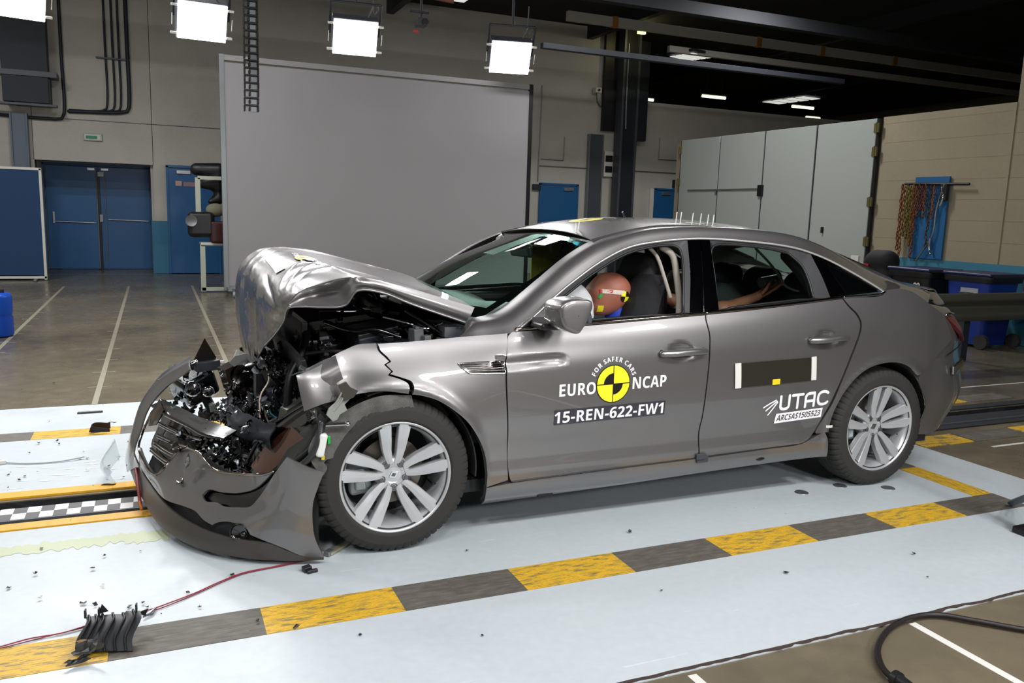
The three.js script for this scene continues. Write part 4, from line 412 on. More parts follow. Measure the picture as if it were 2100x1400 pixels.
const target = (c, x, y, r, ink = '#17140c') => { c.fillStyle = '#f3e82a'; c.beginPath(); c.arc(x, y, r, 0, 7); c.fill(); c.lineWidth = r * .045; c.strokeStyle = ink; c.stroke(); c.fillStyle = ink; for (const a of [Math.PI, 0]) { c.beginPath(); c.moveTo(x, y); c.arc(x, y, r * .58, a, a + Math.PI / 2); c.fill(); } c.beginPath(); c.moveTo(x - r, y); c.lineTo(x + r, y); c.moveTo(x, y - r); c.lineTo(x, y + r); c.lineWidth = r * .05; c.stroke(); };
const texDoor = canvasTex(1280, 896, (c) => { // 0.64 m x 0.448 m of door
  c.clearRect(0, 0, 1280, 896); target(c, 640, 420, 178); c.fillStyle = '#f4f2f4'; arcText(c, 'FOR SAFER CARS', 640, 420, 214, -1.20, 1.28, 'bold 62px sans-serif');
  const word = (s, x, y, w, h, font) => { c.save(); c.font = font; c.textAlign = 'left'; c.textBaseline = 'alphabetic'; const m = c.measureText(s).width; c.translate(x, y); c.scale(w / m, 1); c.fillText(s, 0, 0); c.restore(); };
  c.fillStyle = '#f4f2f4'; word('EURO', 62, 500, 400, 1, 'bold 158px sans-serif'); word('NCAP', 838, 484, 398, 1, 'bold 158px sans-serif');
  c.fillStyle = '#35333b'; c.fillRect(40, 628, 1200, 142); c.fillStyle = '#f4f2f4'; word('15-REN-622-FW1', 34, 754, 1210, 1, 'bold 150px sans-serif'); });
const decal = (tex) => std(0xffffff, .35, 0, { map: tex, transparent: true });
mk('test_lettering', patch([[.722, .456], [1.362, .466], [1.356, .914], [.716, .904]], near, .0022, 30, 20), decal(texDoor), doorF, 'white test lettering round a yellow and black target');
const texUtac = canvasTex(960, 400, (c) => { c.clearRect(0, 0, 960, 400); c.fillStyle = '#f4f2f4'; c.strokeStyle = '#f4f2f4'; c.lineCap = 'round'; c.lineWidth = 17; for (const [x0, y0, x1, y1, x2, y2] of [[14, 168, 90, 130, 182, 98], [50, 208, 120, 160, 196, 112], [86, 262, 150, 190, 206, 124]]) { c.beginPath(); c.moveTo(x0, y0); c.quadraticCurveTo(x1, y1, x2, y2); c.stroke(); } c.lineJoin = 'round';
  c.lineWidth = 34; const st = (f) => { c.beginPath(); f(); c.stroke(); }; st(() => { c.moveTo(250, 62); c.lineTo(250, 170); c.quadraticCurveTo(250, 216, 310, 216); c.quadraticCurveTo(372, 216, 372, 170); c.lineTo(372, 62); }); st(() => { c.moveTo(420, 66); c.lineTo(570, 66); c.moveTo(496, 66); c.lineTo(496, 222); }); st(() => { c.moveTo(612, 222); c.lineTo(612, 120); c.quadraticCurveTo(612, 66, 676, 66); c.lineTo(738, 66); c.lineTo(738, 222); c.moveTo(612, 158); c.lineTo(738, 158); }); st(() => { c.moveTo(940, 86); c.quadraticCurveTo(915, 64, 870, 64); c.quadraticCurveTo(794, 66, 794, 140); c.quadraticCurveTo(794, 218, 870, 218); c.quadraticCurveTo(915, 218, 940, 196); });
  c.fillStyle = '#f4f2f4'; c.beginPath(); c.moveTo(206, 262); c.lineTo(886, 262); c.lineTo(876, 378); c.lineTo(186, 378); c.fill(); c.fillStyle = '#2a2830'; c.font = 'bold italic 96px sans-serif'; c.textAlign = 'left'; c.save(); c.translate(214, 354); c.scale(636 / c.measureText('ARCSAS1505523').width, 1); c.fillText('ARCSAS1505523', 0, 0); c.restore(); });
mk('laboratory_lettering', patch([[1.955, .412], [2.40, .430], [2.388, .615], [1.943, .597]], near, .0022, 24, 12), decal(texUtac), doorR, 'white laboratory lettering above a serial strip');
{ const p = patch([[1.756, .638], [2.272, .652], [2.256, .776], [1.742, .764]], near, .006, 12, 4); const pl = mk('number_plate_board', p, std(0x2b2822, .3), doorR, 'dark blank plate taped to the door'); mk('white_tape', patch([[1.748, .636], [1.786, .637], [1.772, .768], [1.734, .766]], near, .0075, 2, 4), M.lineWhite, pl); mk('white_tape', patch([[2.243, .652], [2.278, .653], [2.262, .78], [2.228, .779]], near, .0075, 2, 4), M.lineWhite, pl); mk('yellow_label', patch([[1.985, .642], [2.035, .643], [2.033, .672], [1.983, .671]], near, .0075, 2, 2), std(0xe8d020, .5), pl);
  mk('white_tag', patch([[2.40, .375], [2.45, .372], [2.45, .387], [2.40, .39]], near, .003, 2, 2), M.lineWhite, quarter); }

// ------------------------------------------------ tail
const tail = [[[3.06, 1.10, .70], [3.3, 1.04, .67], [3.5, .995, .62], [3.70, .98, .46], [3.76, .985, 0]], [[3.20, .99, .795], [3.46, .97, .735], [3.67, .965, .60], [3.77, .96, .4], [3.80, .96, 0]], [[3.30, .85, .855], [3.53, .85, .775], [3.70, .84, .65], [3.80, .83, .4], [3.84, .83, 0]], [[3.17, .72, .905], [3.45, .72, .83], [3.70, .72, .67], [3.83, .7, .4], [3.88, .7, 0]], [[3.06, .62, .915], [3.40, .60, .86], [3.70, .6, .71], [3.86, .6, .45], [3.91, .6, 0]], [[3.16, .45, .905], [3.45, .45, .85], [3.72, .45, .70], [3.86, .45, .45], [3.91, .45, 0]], [[3.105, .275, .89], [3.36, .25, .82], [3.60, .28, .69], [3.77, .31, .45], [3.84, .31, 0]]];
for (const r of tail) for (const q of r) q[0] = 3.1 + (q[0] - 3.1) * (q[0] > 3.1 ? .945 : 1);
for (const m of [0, 1]) { const W = (n, g, mat, l) => mk(n, m ? mirrorZ(g) : g, mat, car, l);
  W('rear_corner', sheet(tail.slice(0, 4), 30, 20, { thick: .006, flip: true }), M.paint); W('rear_bumper', sheet(tail.slice(3), 30, 20, { thick: .006, flip: true }), M.paint, 'grey rear bumper');
  W('tail_lamp', sheet([[[3.40, .945, .778], [3.57, .94, .69], [3.70, .925, .57], [3.78, .92, .35]], [[3.49, .86, .812], [3.61, .865, .725], [3.73, .86, .58], [3.81, .86, .35]], [[3.565, .795, .785], [3.64, .80, .725], [3.75, .81, .59], [3.83, .82, .35]]], 16, 10, { thick: .02, flip: true }), phys(0x470a0e, { roughness: .25, specularIntensity: .5 }), 'dark red tail lamp'); W('lamp_chrome', tube([[3.40, .955, .775], [3.46, .962, .752], [3.53, .952, .72]], .008, 10, 6), M.chrome); W('bumper_seam', tube([[3.62, .79, .74], [3.45, .765, .835], [3.31, .735, .885]], .003, 12, 5), M.black); W('reflector_strip', at(bx(.17, .05, .012, 0, 0, 0), 3.46, .655, .845, 0, .38, .2), M.chrome); }
mk('boot_lid', sheet([[[3.30, 1.106, .55], [3.36, 1.121, .3], [3.38, 1.126, 0], [3.36, 1.121, -.3], [3.30, 1.106, -.55]], [[3.50, 1.085, .57], [3.54, 1.10, .3], [3.55, 1.105, 0], [3.54, 1.10, -.3], [3.50, 1.085, -.57]], [[3.64, 1.052, .50], [3.72, 1.056, .3], [3.75, 1.06, 0], [3.72, 1.056, -.3], [3.64, 1.052, -.50]]], 24, 12, { thick: .01 }), M.paint, car);
mk('boot_spoiler', sheet([[[3.18, 1.104, .668], [3.38, 1.085, .62], [3.57, 1.064, .545], [3.71, 1.048, .43], [3.78, 1.052, 0]], [[3.33, 1.058, .682], [3.45, 1.012, .65], [3.60, .996, .58], [3.74, .988, .47], [3.82, .995, 0]], [[3.36, 1.05, .66], [3.46, 1.0, .625], [3.59, .985, .55], [3.70, .978, .45], [3.78, .985, 0]]], 24, 8, { thick: .012, flip: true }), M.paint, car, 'dark edged boot spoiler');
mk('red_tape', tube([[3.66, .70, .60], [3.70, .60, .62], [3.705, .48, .62], [3.66, .38, .62], [3.58, .28, .64]].map(([x, y, z]) => [x + .01, y, z + .02]), .006, 24, 6), std(0xb01838, .5), car, 'red tape hanging on the rear bumper');

// ------------------------------------------------ wheels
const tyreG = (() => { const prof = [[.228, -.095], [.236, -.108], [.262, -.113], [.30, -.108], [.322, -.098], [.333, -.086], [.339, -.07], [.340, -.05], [.340, -.047], [.332, -.046], [.332, -.038], [.3405, -.037], [.341, -.012], [.333, -.011], [.333, -.002], [.341, -.001], [.341, .022], [.333, .023], [.333, .031], [.3405, .032], [.340, .058], [.339, .07], [.333, .086], [.322, .098], [.30, .108], [.296, .1095], [.262, .113], [.256, .112], [.252, .110], [.247, .104], [.240, .098], [.228, .095]]; const n = 480, P = []; for (let i = 0; i <= n; i++) { const a = i / n * Math.PI * 2; prof.forEach(([r, h]) => { let R = r; if (r > .318 && Math.abs(h) > .04) { const k = i % 8; if (k < 2) R -= .006 * clamp((Math.abs(h) - .04) / .02, 0, 1); } P.push(V(R * Math.cos(a), R * Math.sin(a), h)); }); } return shell(P, n, prof.length - 1, 0); })();
const spoke = (a, s) => { // one leg of a twin spoke: section grows from hub to rim
  const st = [[.05, .015, .014, .062, .03], [.085, .025, .017, .068, .035], [.12, .032, .0205, .074, .035], [.16, .036, .0235, .083, .036], [.20, .041, .0262, .091, .036], [.246, .0455, .0285, .0995, .03]]; const P = []; for (const [r, c, w, z, d] of st) { const sec = [[c - w, z - d], [c - w, z - .004], [c - w * .9, z], [c, z + .001], [c + w * .9, z], [c + w, z - .004], [c + w, z - d]]; for (const [q, h] of sec) { const t = s * q, x = r, y = t; P.push(V(x * Math.cos(a) - y * Math.sin(a), x * Math.sin(a) + y * Math.cos(a), h)); } } const g = shell(P, st.length - 1, 6, 0, s > 0).toNonIndexed(); g.computeVertexNormals(); return g; };
const rimG = merge([lathe([[.212, -.09], [.221, -.09], [.221, -.05], [.219, .03], [.222, .052], [.230, .068], [.238, .080], [.245, .086], [.249, .092], [.2495, .099], [.246, .104], [.240, .104], [.235, .097], [.229, .085], [.220, .076], [.215, .05], [.212, .02], [.212, -.09]], 96)].map((g) => g.rotateX(Math.PI / 2)).map((g) => g));
const tyreMat = M.rubber;
function wheel(x, z, m, rot, turn = 0, label) {
  const w = new THREE.Group(); w.name = 'wheel'; if (label) w.userData.label = label; w.position.set(x, WY, z); w.rotation.order = 'YXZ'; w.rotation.y = (m < 0 ? Math.PI : 0) + turn; car.add(w);
  mk('tyre', tyreG, tyreMat, w, 'worn black tyre'); const rim = mk('rim_barrel', rimG, M.alloy, w); rim.rotation.z = 0;
  for (let i = 0; i < 5; i++) { const a = rot + i * Math.PI * 2 / 5; mk('spoke', merge([spoke(a, 1), spoke(a, -1)]), M.alloy, w, 'silver twin spoke'); }
  mk('hub', (() => { const g = lathe([[0, .055], [.032, .055], [.034, .052], [.036, .056], [.05, .058], [.068, .056], [.078, .045], [.08, .02], [.08, 0]], 48); g.rotateX(Math.PI / 2); return g; })(), M.alloy, w);
  { const D = (s, t) => plate([[0, s * 1.35], [s, 0], [0, -s * 1.35], [-s, 0]], t, .0008); const g = at(D(.017, .003), 0, 0, .055); g.rotateZ(.0); mk('hub_emblem', at(g, 0, 0, 0, 0, 0, -1.1), M.chrome, w, 'diamond emblem'); mk('hub_emblem_core', at(at(D(.008, .002), 0, 0, .0585), 0, 0, 0, 0, 0, -1.1), M.alloyDark, w); }
  for (let i = 0; i < 5; i++) { const a = rot + (i + .5) * Math.PI * 2 / 5; mk('wheel_bolt', merge([cyl(.011, .014, .057 * Math.cos(a), .057 * Math.sin(a), .058, Math.PI / 2, 0, 0, 6), at(new THREE.TorusGeometry(.0155, .0035, 6, 18), .057 * Math.cos(a), .057 * Math.sin(a), .056)]), M.alloyDark, w); }
  mk('brake_disc', (() => { const g = lathe([[.06, -.01], [.148, -.01], [.15, -.014], [.15, -.03], [.06, -.03]], 56); g.rotateX(Math.PI / 2); return merge([g, (() => { const h = lathe([[.0, .02], [.075, .02], [.08, .012], [.08, -.02]], 40); h.rotateX(Math.PI / 2); return h; })()]); })(), M.disc, w); mk('brake_caliper', merge([at(bx(.10, .15, .06, 0, 0, 0, .02), -.135, -.02, -.02, 0, 0, .1), at(bx(.05, .1, .03, 0, 0, 0, .012), -.14, -.02, .015, 0, 0, .1)]), M.caliper, w); mk('inner_well', (() => { const g = lathe([[0, -.085], [.206, -.085], [.212, -.08]], 40); g.rotateX(Math.PI / 2); return g; })(), M.inner, w);
  mk('valve', rod([.19, -.06, .06], [.17, -.055, .075], .004), M.black, w); return w;
}
wheel(0.006, .80, 1, Math.PI / 2 + .02, 0, 'near front wheel with silver twin spokes'); wheel(WB + .005, .80, 1, Math.PI / 2 - .05, 0, 'near rear wheel with silver twin spokes'); wheel(0, -.80, -1, .3); wheel(WB, -.80, -1, .9);
for (const cx of [0, WB]) for (const m of [1, -1]) { const P = [], n = 40, a0 = cx ? -.05 : -.1, a1 = Math.PI + .2; for (let i = 0; i <= n; i++) for (let j = 0; j <= 4; j++) { const a = lerp(a0, a1, i / n), r = .383; P.push(V(cx + r * Math.cos(a), WY + r * Math.sin(a), m * lerp(.88, .50, j / 4))); } if (cx || m < 0) mk('wheel_arch_liner', shell(P, n, 4, .006, m > 0), M.inner, car); else mk('wheel_arch_liner', shell(P.slice(0, 5 * 25), 23, 4, .006, true), M.inner, car); const Q = []; for (let i = 0; i <= 24; i++) for (let j = 0; j <= 3; j++) { const a = lerp(0, Math.PI, i / 24), r = .40 * j / 3; Q.push(V(cx + r * Math.cos(a), WY + r * Math.sin(a) - (r > 0 ? 0 : 0), m * .50)); } mk('inner_arch', shell(Q, 24, 3, 0), M.inner, car); }
mk('axle', merge([rod([WB, WY, -.7], [WB, WY, .7], .04), rod([0, WY, -.7], [0, WY, .7], .03)]), M.steelDark, car);
// felt arch liner torn loose over the front tyre
{ const o = outline([[[.083, .63], [0, .608], [-.12, .555], [-.208, .498], [-.265, .454], [-.293, .449], [-.305, .437]], [[-.305, .437], [-.291, .415], [-.305, .383]], [[-.305, .383], [-.344, .424], [-.365, .49], [-.335, .555], [-.266, .616], [-.171, .668], [-.055, .702], [.07, .695]], [[.07, .695], [.083, .63]]]); mk('torn_arch_liner', panel(o, (x, y) => V(x, y, .905 + .012 * fbm(x * 9, y * 9, 2) - .25 * Math.max(0, Math.hypot(x, y - WY) - .33) + .03 * clamp(-x - .1, 0, .3)), { cell: .02, depth: .004 }), M.felt, car, 'torn grey felt arch liner draped over the front tyre'); }
// ------------------------------------------------ buckled hood
const hoodNet = [
  [[.473, 1.091, -.74], [.475, 1.082, -.4], [.462, 1.07, 0], [.439, 1.058, .4], [.407, 1.048, .74]],
  [[.244, 1.139, -.74], [.249, 1.133, -.4], [.213, 1.129, 0], [.159, 1.127, .4], [.08, 1.144, .74]],
  [[-.019, 1.207, -.74], [-.035, 1.196, -.4], [-.067, 1.190, 0], [-.091, 1.183, .4], [-.109, 1.187, .74]],
  [[-.23, 1.236, -.74], [-.233, 1.224, -.4], [-.262, 1.21, 0], [-.27, 1.181, .4], [-.284, 1.155, .72]],
  [[-.38, 1.215, -.74], [-.38, 1.196, -.4], [-.38, 1.168, 0], [-.389, 1.128, .4], [-.375, 1.111, .68]],
  [[-.485, 1.10, -.72], [-.475, 1.10, -.4], [-.463, 1.078, 0], [-.444, 1.056, .4], [-.401, 1.036, .62]],
  [[-.51, .90, -.62], [-.503, .885, -.35], [-.478, .905, .05], [-.45, .945, .35], [-.412, .967, .55]],
  [[-.502, .75, -.45], [-.501, .70, -.2], [-.489, .721, .1], [-.46, .845, .33], [-.428, .923, .48]],
];
// pressed-in folds: ridges [from u,v to u,v, height, width] in net space (u across from far, v from rear)
const folds = [[.52, .36, .78, .62, .016, .022], [.60, .34, .86, .60, .018, .020], [.70, .33, .93, .58, .014, .02], [.56, .34, .98, .30, .012, .02], [.60, .30, 1, .12, .010, .018], [.05, .42, .22, .70, .014, .02], [.15, .40, .35, .72, .010, .02], [.5, .62, .86, .74, -.014, .03], [.2, .75, .35, 1, .014, .04], [.55, .74, .6, 1, .012, .04], [.02, .1, .06, .5, .01, .02]];
const hoodBend = (p, u, v) => { let d = 0; for (const [a, b, c, e, h, w] of folds) { const dx = c - a, dy = e - b, t = clamp(((u - a) * dx + (v - b) * dy) / (dx * dx + dy * dy), 0, 1), q = Math.hypot(u - a - dx * t, v - b - dy * t); if (q < 4 * w) d += h * Math.exp(-q / w) * Math.sin(Math.PI * clamp(t * .9 + .1, 0, 1)); } d += .010 * sstep(v, .3, .6) * fbm(u * 6, v * 6, 3); p.y += d * (v < .62 ? 1 : .3); p.x -= d * (v < .62 ? .2 : 1); };
const hoodG = sheet(hoodNet, 70, 110, { thick: .004, arc: false, bend: hoodBend, flip: true });
const hood = mk('hood', hoodG, M.paint, car, 'buckled hood folded upwards and over the nose');
const hoodSheet = hoodNet.map((r) => curve(r)), hoodAt = (u, v) => { const p = new THREE.CatmullRomCurve3(hoodSheet.map((c) => c.getPoint(u)), false, 'catmullrom', .5).getPoint(v); hoodBend(p, u, v); return p; };
mk('hood_edge', sheet([[[.407, 1.048, .742], [.079, 1.144, .747], [-.083, 1.183, .747], [-.131, 1.187, .747], [-.214, 1.176, .732], [-.292, 1.152, .714], [-.366, 1.114, .69], [-.396, 1.07, .66]], [[.385, 1.01, .75], [.10, 1.105, .755], [-.055, 1.155, .755], [-.13, 1.16, .755], [-.20, 1.12, .655], [-.28, 1.105, .63], [-.352, 1.09, .65], [-.399, 1.066, .655]], [[.364, .982, .735], [.122, 1.066, .735], [-.027, 1.123, .735], [-.128, 1.13, .735], [-.175, 1.066, .71], [-.267, 1.057, .69], [-.347, 1.06, .675], [-.40, 1.06, .655]]], 60, 14, { thick: .004, arc: false }), M.paint, car, 'bent side flange of the hood');
mk('hood_hem', tube([[.364, .98, .737], [.122, 1.064, .737], [-.027, 1.121, .737], [-.128, 1.128, .737], [-.175, 1.064, .712], [-.267, 1.055, .692], [-.347, 1.058, .677], [-.40, 1.05, .65], [-.408, .99, .58], [-.43, .92, .48], [-.462, .84, .33]], .006, 90, 6), M.paint, car);
mk('hood_underside', sheet(hoodNet.slice(0, 6).map((r) => r.map(([x, y, z]) => [x + .02, y - .05, z * .88])), 20, 24, { arc: false }), M.paint, car); mk('hood_far_edge', sheet([[[.473, 1.09, -.742], [-.02, 1.206, -.742], [-.23, 1.235, -.742], [-.38, 1.214, -.742], [-.485, 1.10, -.722]], [[.44, 1.03, -.74], [-.02, 1.14, -.74], [-.2, 1.17, -.74], [-.33, 1.15, -.74], [-.44, 1.06, -.72]]], 30, 3, { arc: false }), M.paint, car);
{ const hp = (u0, u1, v0, v1, tex, name, label, col = 0xffffff) => { const P = []; for (let i = 0; i <= 30; i++) for (let j = 0; j <= 20; j++) { const q = hoodAt(lerp(u0, u1, i / 30), lerp(v0, v1, j / 20)); q.y += .006; q.x -= .002; P.push(q); } mk(name, shell(P, 30, 20, 0, true), tex ? decal(tex) : std(col, .4), hood, label); };
  hp(.30, .60, .515, .575, null, 'white_tape', 'white tape across the hood', 0xf2f2f0);
  const t = canvasTex(512, 512, (c) => { c.clearRect(0, 0, 512, 512); target(c, 256, 236, 130, '#5d5418'); c.fillStyle = '#f4f2f4'; c.font = 'bold 96px sans-serif'; c.textAlign = 'center'; c.fillText('EURO', 120, 190); c.fillText('NCAP', 396, 350); c.lineWidth = 10; c.strokeStyle = '#f4f2f4'; c.beginPath(); c.arc(256, 236, 190, -.6, .6); c.stroke(); }); hp(.30, .66, .30, .47, t, 'hood_lettering', 'test target lettering on the hood'); }
{ const t = canvasTex(512, 512, (c) => { c.clearRect(0, 0, 512, 512); target(c, 200, 256, 120, '#6b5f1c'); c.fillStyle = '#f4f2f4'; c.font = 'bold 110px sans-serif'; c.textAlign = 'center'; c.fillText('NCAP', 380, 420); c.lineWidth = 14; c.strokeStyle = '#f4f2f4'; c.beginPath(); c.arc(200, 256, 210, -.5, .9); c.stroke(); }); const P = []; for (let i = 0; i <= 10; i++) for (let j = 0; j <= 10; j++) { const q = roofAt(lerp(1.22, 1.62, i / 10), lerp(-.28, .22, j / 10)); P.push(q); } mk('roof_lettering', shell(P, 10, 10, 0, true), decal(t), car, 'test target lettering on the roof'); }
for (const [x, z] of [[1.12, .33], [1.155, .30], [1.77, .30], [1.80, .30], [1.865, .32], [1.935, .30], [1.94, .36], [2.0, .33]]) { const q = roofAt(x, z); mk('roof_marker_pin', rod([q.x, q.y - .004, q.z], [q.x + .004, q.y + .045, q.z], .0028, 6), M.white, car, 'thin white marker pin'); } { const q = roofAt(1.62, 0); mk('roof_aerial', merge([rod([q.x, q.y, 0], [q.x - .02, q.y + .03, 0], .006, 8)]), M.black, car); }

// ------------------------------------------------ engine bay
const bay = (name, geo, mat, label) => mk(name, geo, mat, car, label);
bay('firewall', merge([bx(.06, .55, 1.45, .44, .68, 0), bx(.2, .05, 1.4, .38, .93, 0), bx(.5, .35, .06, .2, .7, .62), bx(.5, .35, .06, .2, .7, -.62)]), M.bodyInner);
for (const m of [1, -1]) bay('strut_tower', merge([cyl(.12, .36, .10, .66, m * .56, 0, 0, 0, 24, .10), cyl(.06, .04, .10, .86, m * .56)]), M.steelDark, 'dark suspension strut tower');
bay('engine_block', merge([bx(.46, .34, .52, .02, .60, .05, .03), bx(.3, .2, .5, -.1, .48, -.3, .03), cyl(.12, .3, -.22, .5, .3, Math.PI / 2)]), M.steelDark);
bay('engine_cover', merge([at(bx(.42, .05, .46, 0, 0, 0, .02), .02, .855, .08, .1, 0, .12), at(bx(.36, .03, .06, 0, 0, 0, .01), .03, .89, .18, .1, 0, .12), at(bx(.36, .03, .06, 0, 0, 0, .01), .03, .885, 0, .1, 0, .12)]), M.blackPlastic, 'black plastic engine cover');
for (let i = 0; i < 6; i++) bay('cover_rib', at(bx(.16, .008, .012, 0, 0, 0), .14, .905 + i * .0, .22 + i * .022, .1, 0, .12), M.greyPlastic);
bay('fuse_box', merge([at(bx(.05, .085, .06, 0, 0, 0, .006), .172, .90, .62, 0, .2, .05), at(bx(.035, .06, .04, 0, 0, 0, .005), .207, .885, .66, 0, .2, .05), bx(.02, .012, .05, .17, .947, .62)]), std(0x585b5c, .5), 'grey fuse box'); bay('battery', at(bx(.2, .14, .16, 0, 0, 0, .01), .02, .84, .42, .1, .2, .15), M.steelDark, 'dark battery box'); bay('battery_lid', at(bx(.21, .03, .17, 0, 0, 0, .008), .012, .915, .42, .1, .2, .15), M.blackPlastic);
bay('gas_strut', merge([rod([.15, 1.01, .52], [.26, .935, .64], .012), rod([.25, .942, .63], [.31, .90, .70], .007)]), M.blackGloss, 'black hood strut');
for (const [pts, r, mt] of [[[[-.06, 1.10, .30], [.05, 1.075, .32], [.075, .995, .36], [.17, .975, .42], [.22, .905, .50]], .017, M.blackGloss], [[[-.1, 1.02, .2], [.02, 1.03, .3], [.12, .99, .34], [.2, .96, .5], [.26, .90, .58]], .02, M.black], [[[.0, 1.06, -.1], [.1, 1.02, .05], [.2, .98, .2], [.3, .95, .4]], .022, M.blackPlastic], [[[-.2, .95, .4], [-.1, .92, .5], [.0, .93, .55], [.1, .9, .6]], .012, M.blackGloss], [[[-.3, .82, .5], [-.2, .85, .62], [-.05, .84, .68], [.1, .86, .7]], .01, M.black], [[[.05, .98, .5], [.15, .96, .6], [.22, .94, .62], [.3, .96, .6]], .006, M.chrome], [[[-.25, .9, .2], [-.3, .8, .35], [-.36, .7, .4], [-.38, .55, .42]], .02, M.black]]) bay('hose', tube(pts, r, 36, 8), mt);
bay('inlet_elbow', merge([tube([[-.02, 1.06, .2], [.0, 1.03, .32], [.03, 1.01, .36], [.06, 1.0, .37]], .045, 20, 14), at(new THREE.TorusGeometry(.046, .006, 6, 20), .06, 1.0, .37, 0, Math.PI / 2, 0)]), M.blackGloss, 'glossy black air inlet elbow');
bay('fender_rail', sheet([[[.32, .905, .70], [.1, .88, .70], [-.08, .865, .69], [-.28, .80, .66], [-.40, .745, .62]], [[.32, .905, .79], [.1, .89, .80], [-.08, .88, .81], [-.26, .83, .80], [-.36, .79, .78]], [[.32, .87, .80], [.1, .84, .81], [-.08, .83, .82], [-.26, .78, .81], [-.36, .74, .79]]], 24, 6, { thick: .004, flip: true }), M.steelDark, 'dark inner wing rail');
for (let i = 0; i < 9; i++) bay('rail_clip', at(bx(rr(.02, .05), rr(.01, .025), rr(.02, .04), 0, 0, 0), lerp(.25, -.35, i / 8), lerp(.905, .79, i / 8), lerp(.74, .70, i / 8) + rr(-.02, .02), rr(-.4, .4), rr(-.6, .6), rr(-.4, .4)), i % 3 ? M.greyPlastic : M.engineAlu);
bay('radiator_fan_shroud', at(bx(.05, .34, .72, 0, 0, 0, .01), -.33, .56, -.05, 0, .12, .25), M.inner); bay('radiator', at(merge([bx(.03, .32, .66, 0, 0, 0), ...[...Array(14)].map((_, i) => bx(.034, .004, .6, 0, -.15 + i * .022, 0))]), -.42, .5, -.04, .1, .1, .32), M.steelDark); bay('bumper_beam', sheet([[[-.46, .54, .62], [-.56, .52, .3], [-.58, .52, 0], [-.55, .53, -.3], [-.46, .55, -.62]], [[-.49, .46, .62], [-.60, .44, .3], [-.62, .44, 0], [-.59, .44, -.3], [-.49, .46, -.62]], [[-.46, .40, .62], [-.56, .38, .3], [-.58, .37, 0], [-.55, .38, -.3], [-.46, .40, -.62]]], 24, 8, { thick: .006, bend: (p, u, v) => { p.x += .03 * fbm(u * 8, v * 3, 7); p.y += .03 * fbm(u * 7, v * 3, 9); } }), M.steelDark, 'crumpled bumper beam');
// recognisable broken pieces in front of the engine
const dz = (pts, z) => pts.map(([x, y]) => [x, y]);
const slab = (name, pts, z, t, mat, ry = 0, label, rx = 0) => { const cx = pts.reduce((s, q) => s + q[0], 0) / pts.length, cy = pts.reduce((s, q) => s + q[1], 0) / pts.length; const g = plate(pts.map(([a, b]) => [a - cx, b - cy]), t, .0012); g.translate(0, 0, -t / 2); return mk(name, at(g, cx, cy, z, rx, ry, 0), mat, car, label); };
slab('latch_bracket', [[-.498, .685], [-.447, .682], [-.40, .54], [-.43, .51], [-.494, .53], [-.50, .6]], .2, .03, M.blackPlastic, .25, 'upright dark latch bracket'); slab('latch_bracket', [[-.47, .70], [-.42, .70], [-.36, .56], [-.40, .52]], .24, .02, M.blackPlastic, -.3);
slab('headlamp_housing', [[-.62, .62], [-.56, .645], [-.50, .641], [-.495, .56], [-.502, .522], [-.545, .50], [-.589, .508]], -.3, .1, phys(0x3a302a, { roughness: .15, clearcoat: 1 }), .3, 'smashed glossy headlamp housing'); slab('radiator_flap', [[-.581, .663], [-.55, .70], [-.484, .718], [-.473, .671], [-.52, .63], [-.55, .64]], -.2, .015, std(0x8a8c8c, .35, .4), -.4, 'bent grey flap under the hood'); slab('radiator_flap', [[-.56, .675], [-.54, .725], [-.525, .72], [-.53, .68]], -.24, .006, M.lineWhite, .2);
bay('lamp_socket', at(merge([lathe([[.03, .0], [.075, .0], [.08, .02], [.06, .06], [.05, .09]], 28)]), -.50, .60, -.14, 1.2, 0, .5), M.blackGloss, 'round black lamp socket'); slab('washer_bottle', [[-.40, .56], [-.32, .60], [-.27, .52], [-.29, .42], [-.36, .40], [-.42, .47]], .42, .07, std(0x4e5048, .4), .3, 'greyish washer bottle');
slab('u_bracket', [[-.46, .50], [-.43, .51], [-.38, .44], [-.34, .42], [-.34, .405], [-.40, .40], [-.47, .41]], .40, .012, M.engineAlu, .2, 'bright bent bracket');
slab('hinge_bracket', [[-.248, .764], [-.219, .777], [-.207, .753], [-.174, .743], [-.199, .706], [-.224, .682], [-.213, .658], [-.244, .643], [-.255, .623], [-.273, .618], [-.299, .647], [-.289, .672], [-.234, .714]], .93, .006, M.primer, .15, 'twisted primer grey bracket hanging on the fender'); slab('hinge_bracket', [[-.25, .765], [-.219, .778], [-.20, .755], [-.172, .742], [-.19, .715], [-.225, .70]], .945, .004, std(0x55524c, .4, .5), -.3);
for (const d of [0, .018]) bay('bracket_rib', tube([[-.285 + d, .66, .937], [-.255 + d, .70, .937], [-.235 + d, .735, .937]], .004, 12, 6), M.primer); bay('bracket_bolt', merge([rod([-.30, .602, .93], [-.215, .603, .94], .008), sph(.012, -.213, .603, .94)]), M.chrome, 'bright bolt'); bay('washer_reservoir_neck', tube([[-.31, .60, .90], [-.33, .52, .92], [-.36, .46, .90], [-.40, .41, .86]], .014, 20, 8), std(0x2d3032, .4)); bay('white_actuator', at(bx(.035, .10, .05, 0, 0, 0, .012), -.315, .515, .91, 0, 0, -.2), std(0xd9dad6, .3), 'small white actuator'); bay('green_clip', bx(.012, .035, .012, -.285, .535, .92), std(0x13a23a, .4)); bay('yellow_clip', at(bx(.012, .04, .012, 0, 0, 0), -.36, .47, .62, 0, 0, .6), std(0xd8b421, .4)); bay('yellow_clip', bx(.015, .02, .012, -.31, .462, .92), std(0xc9b321, .4));
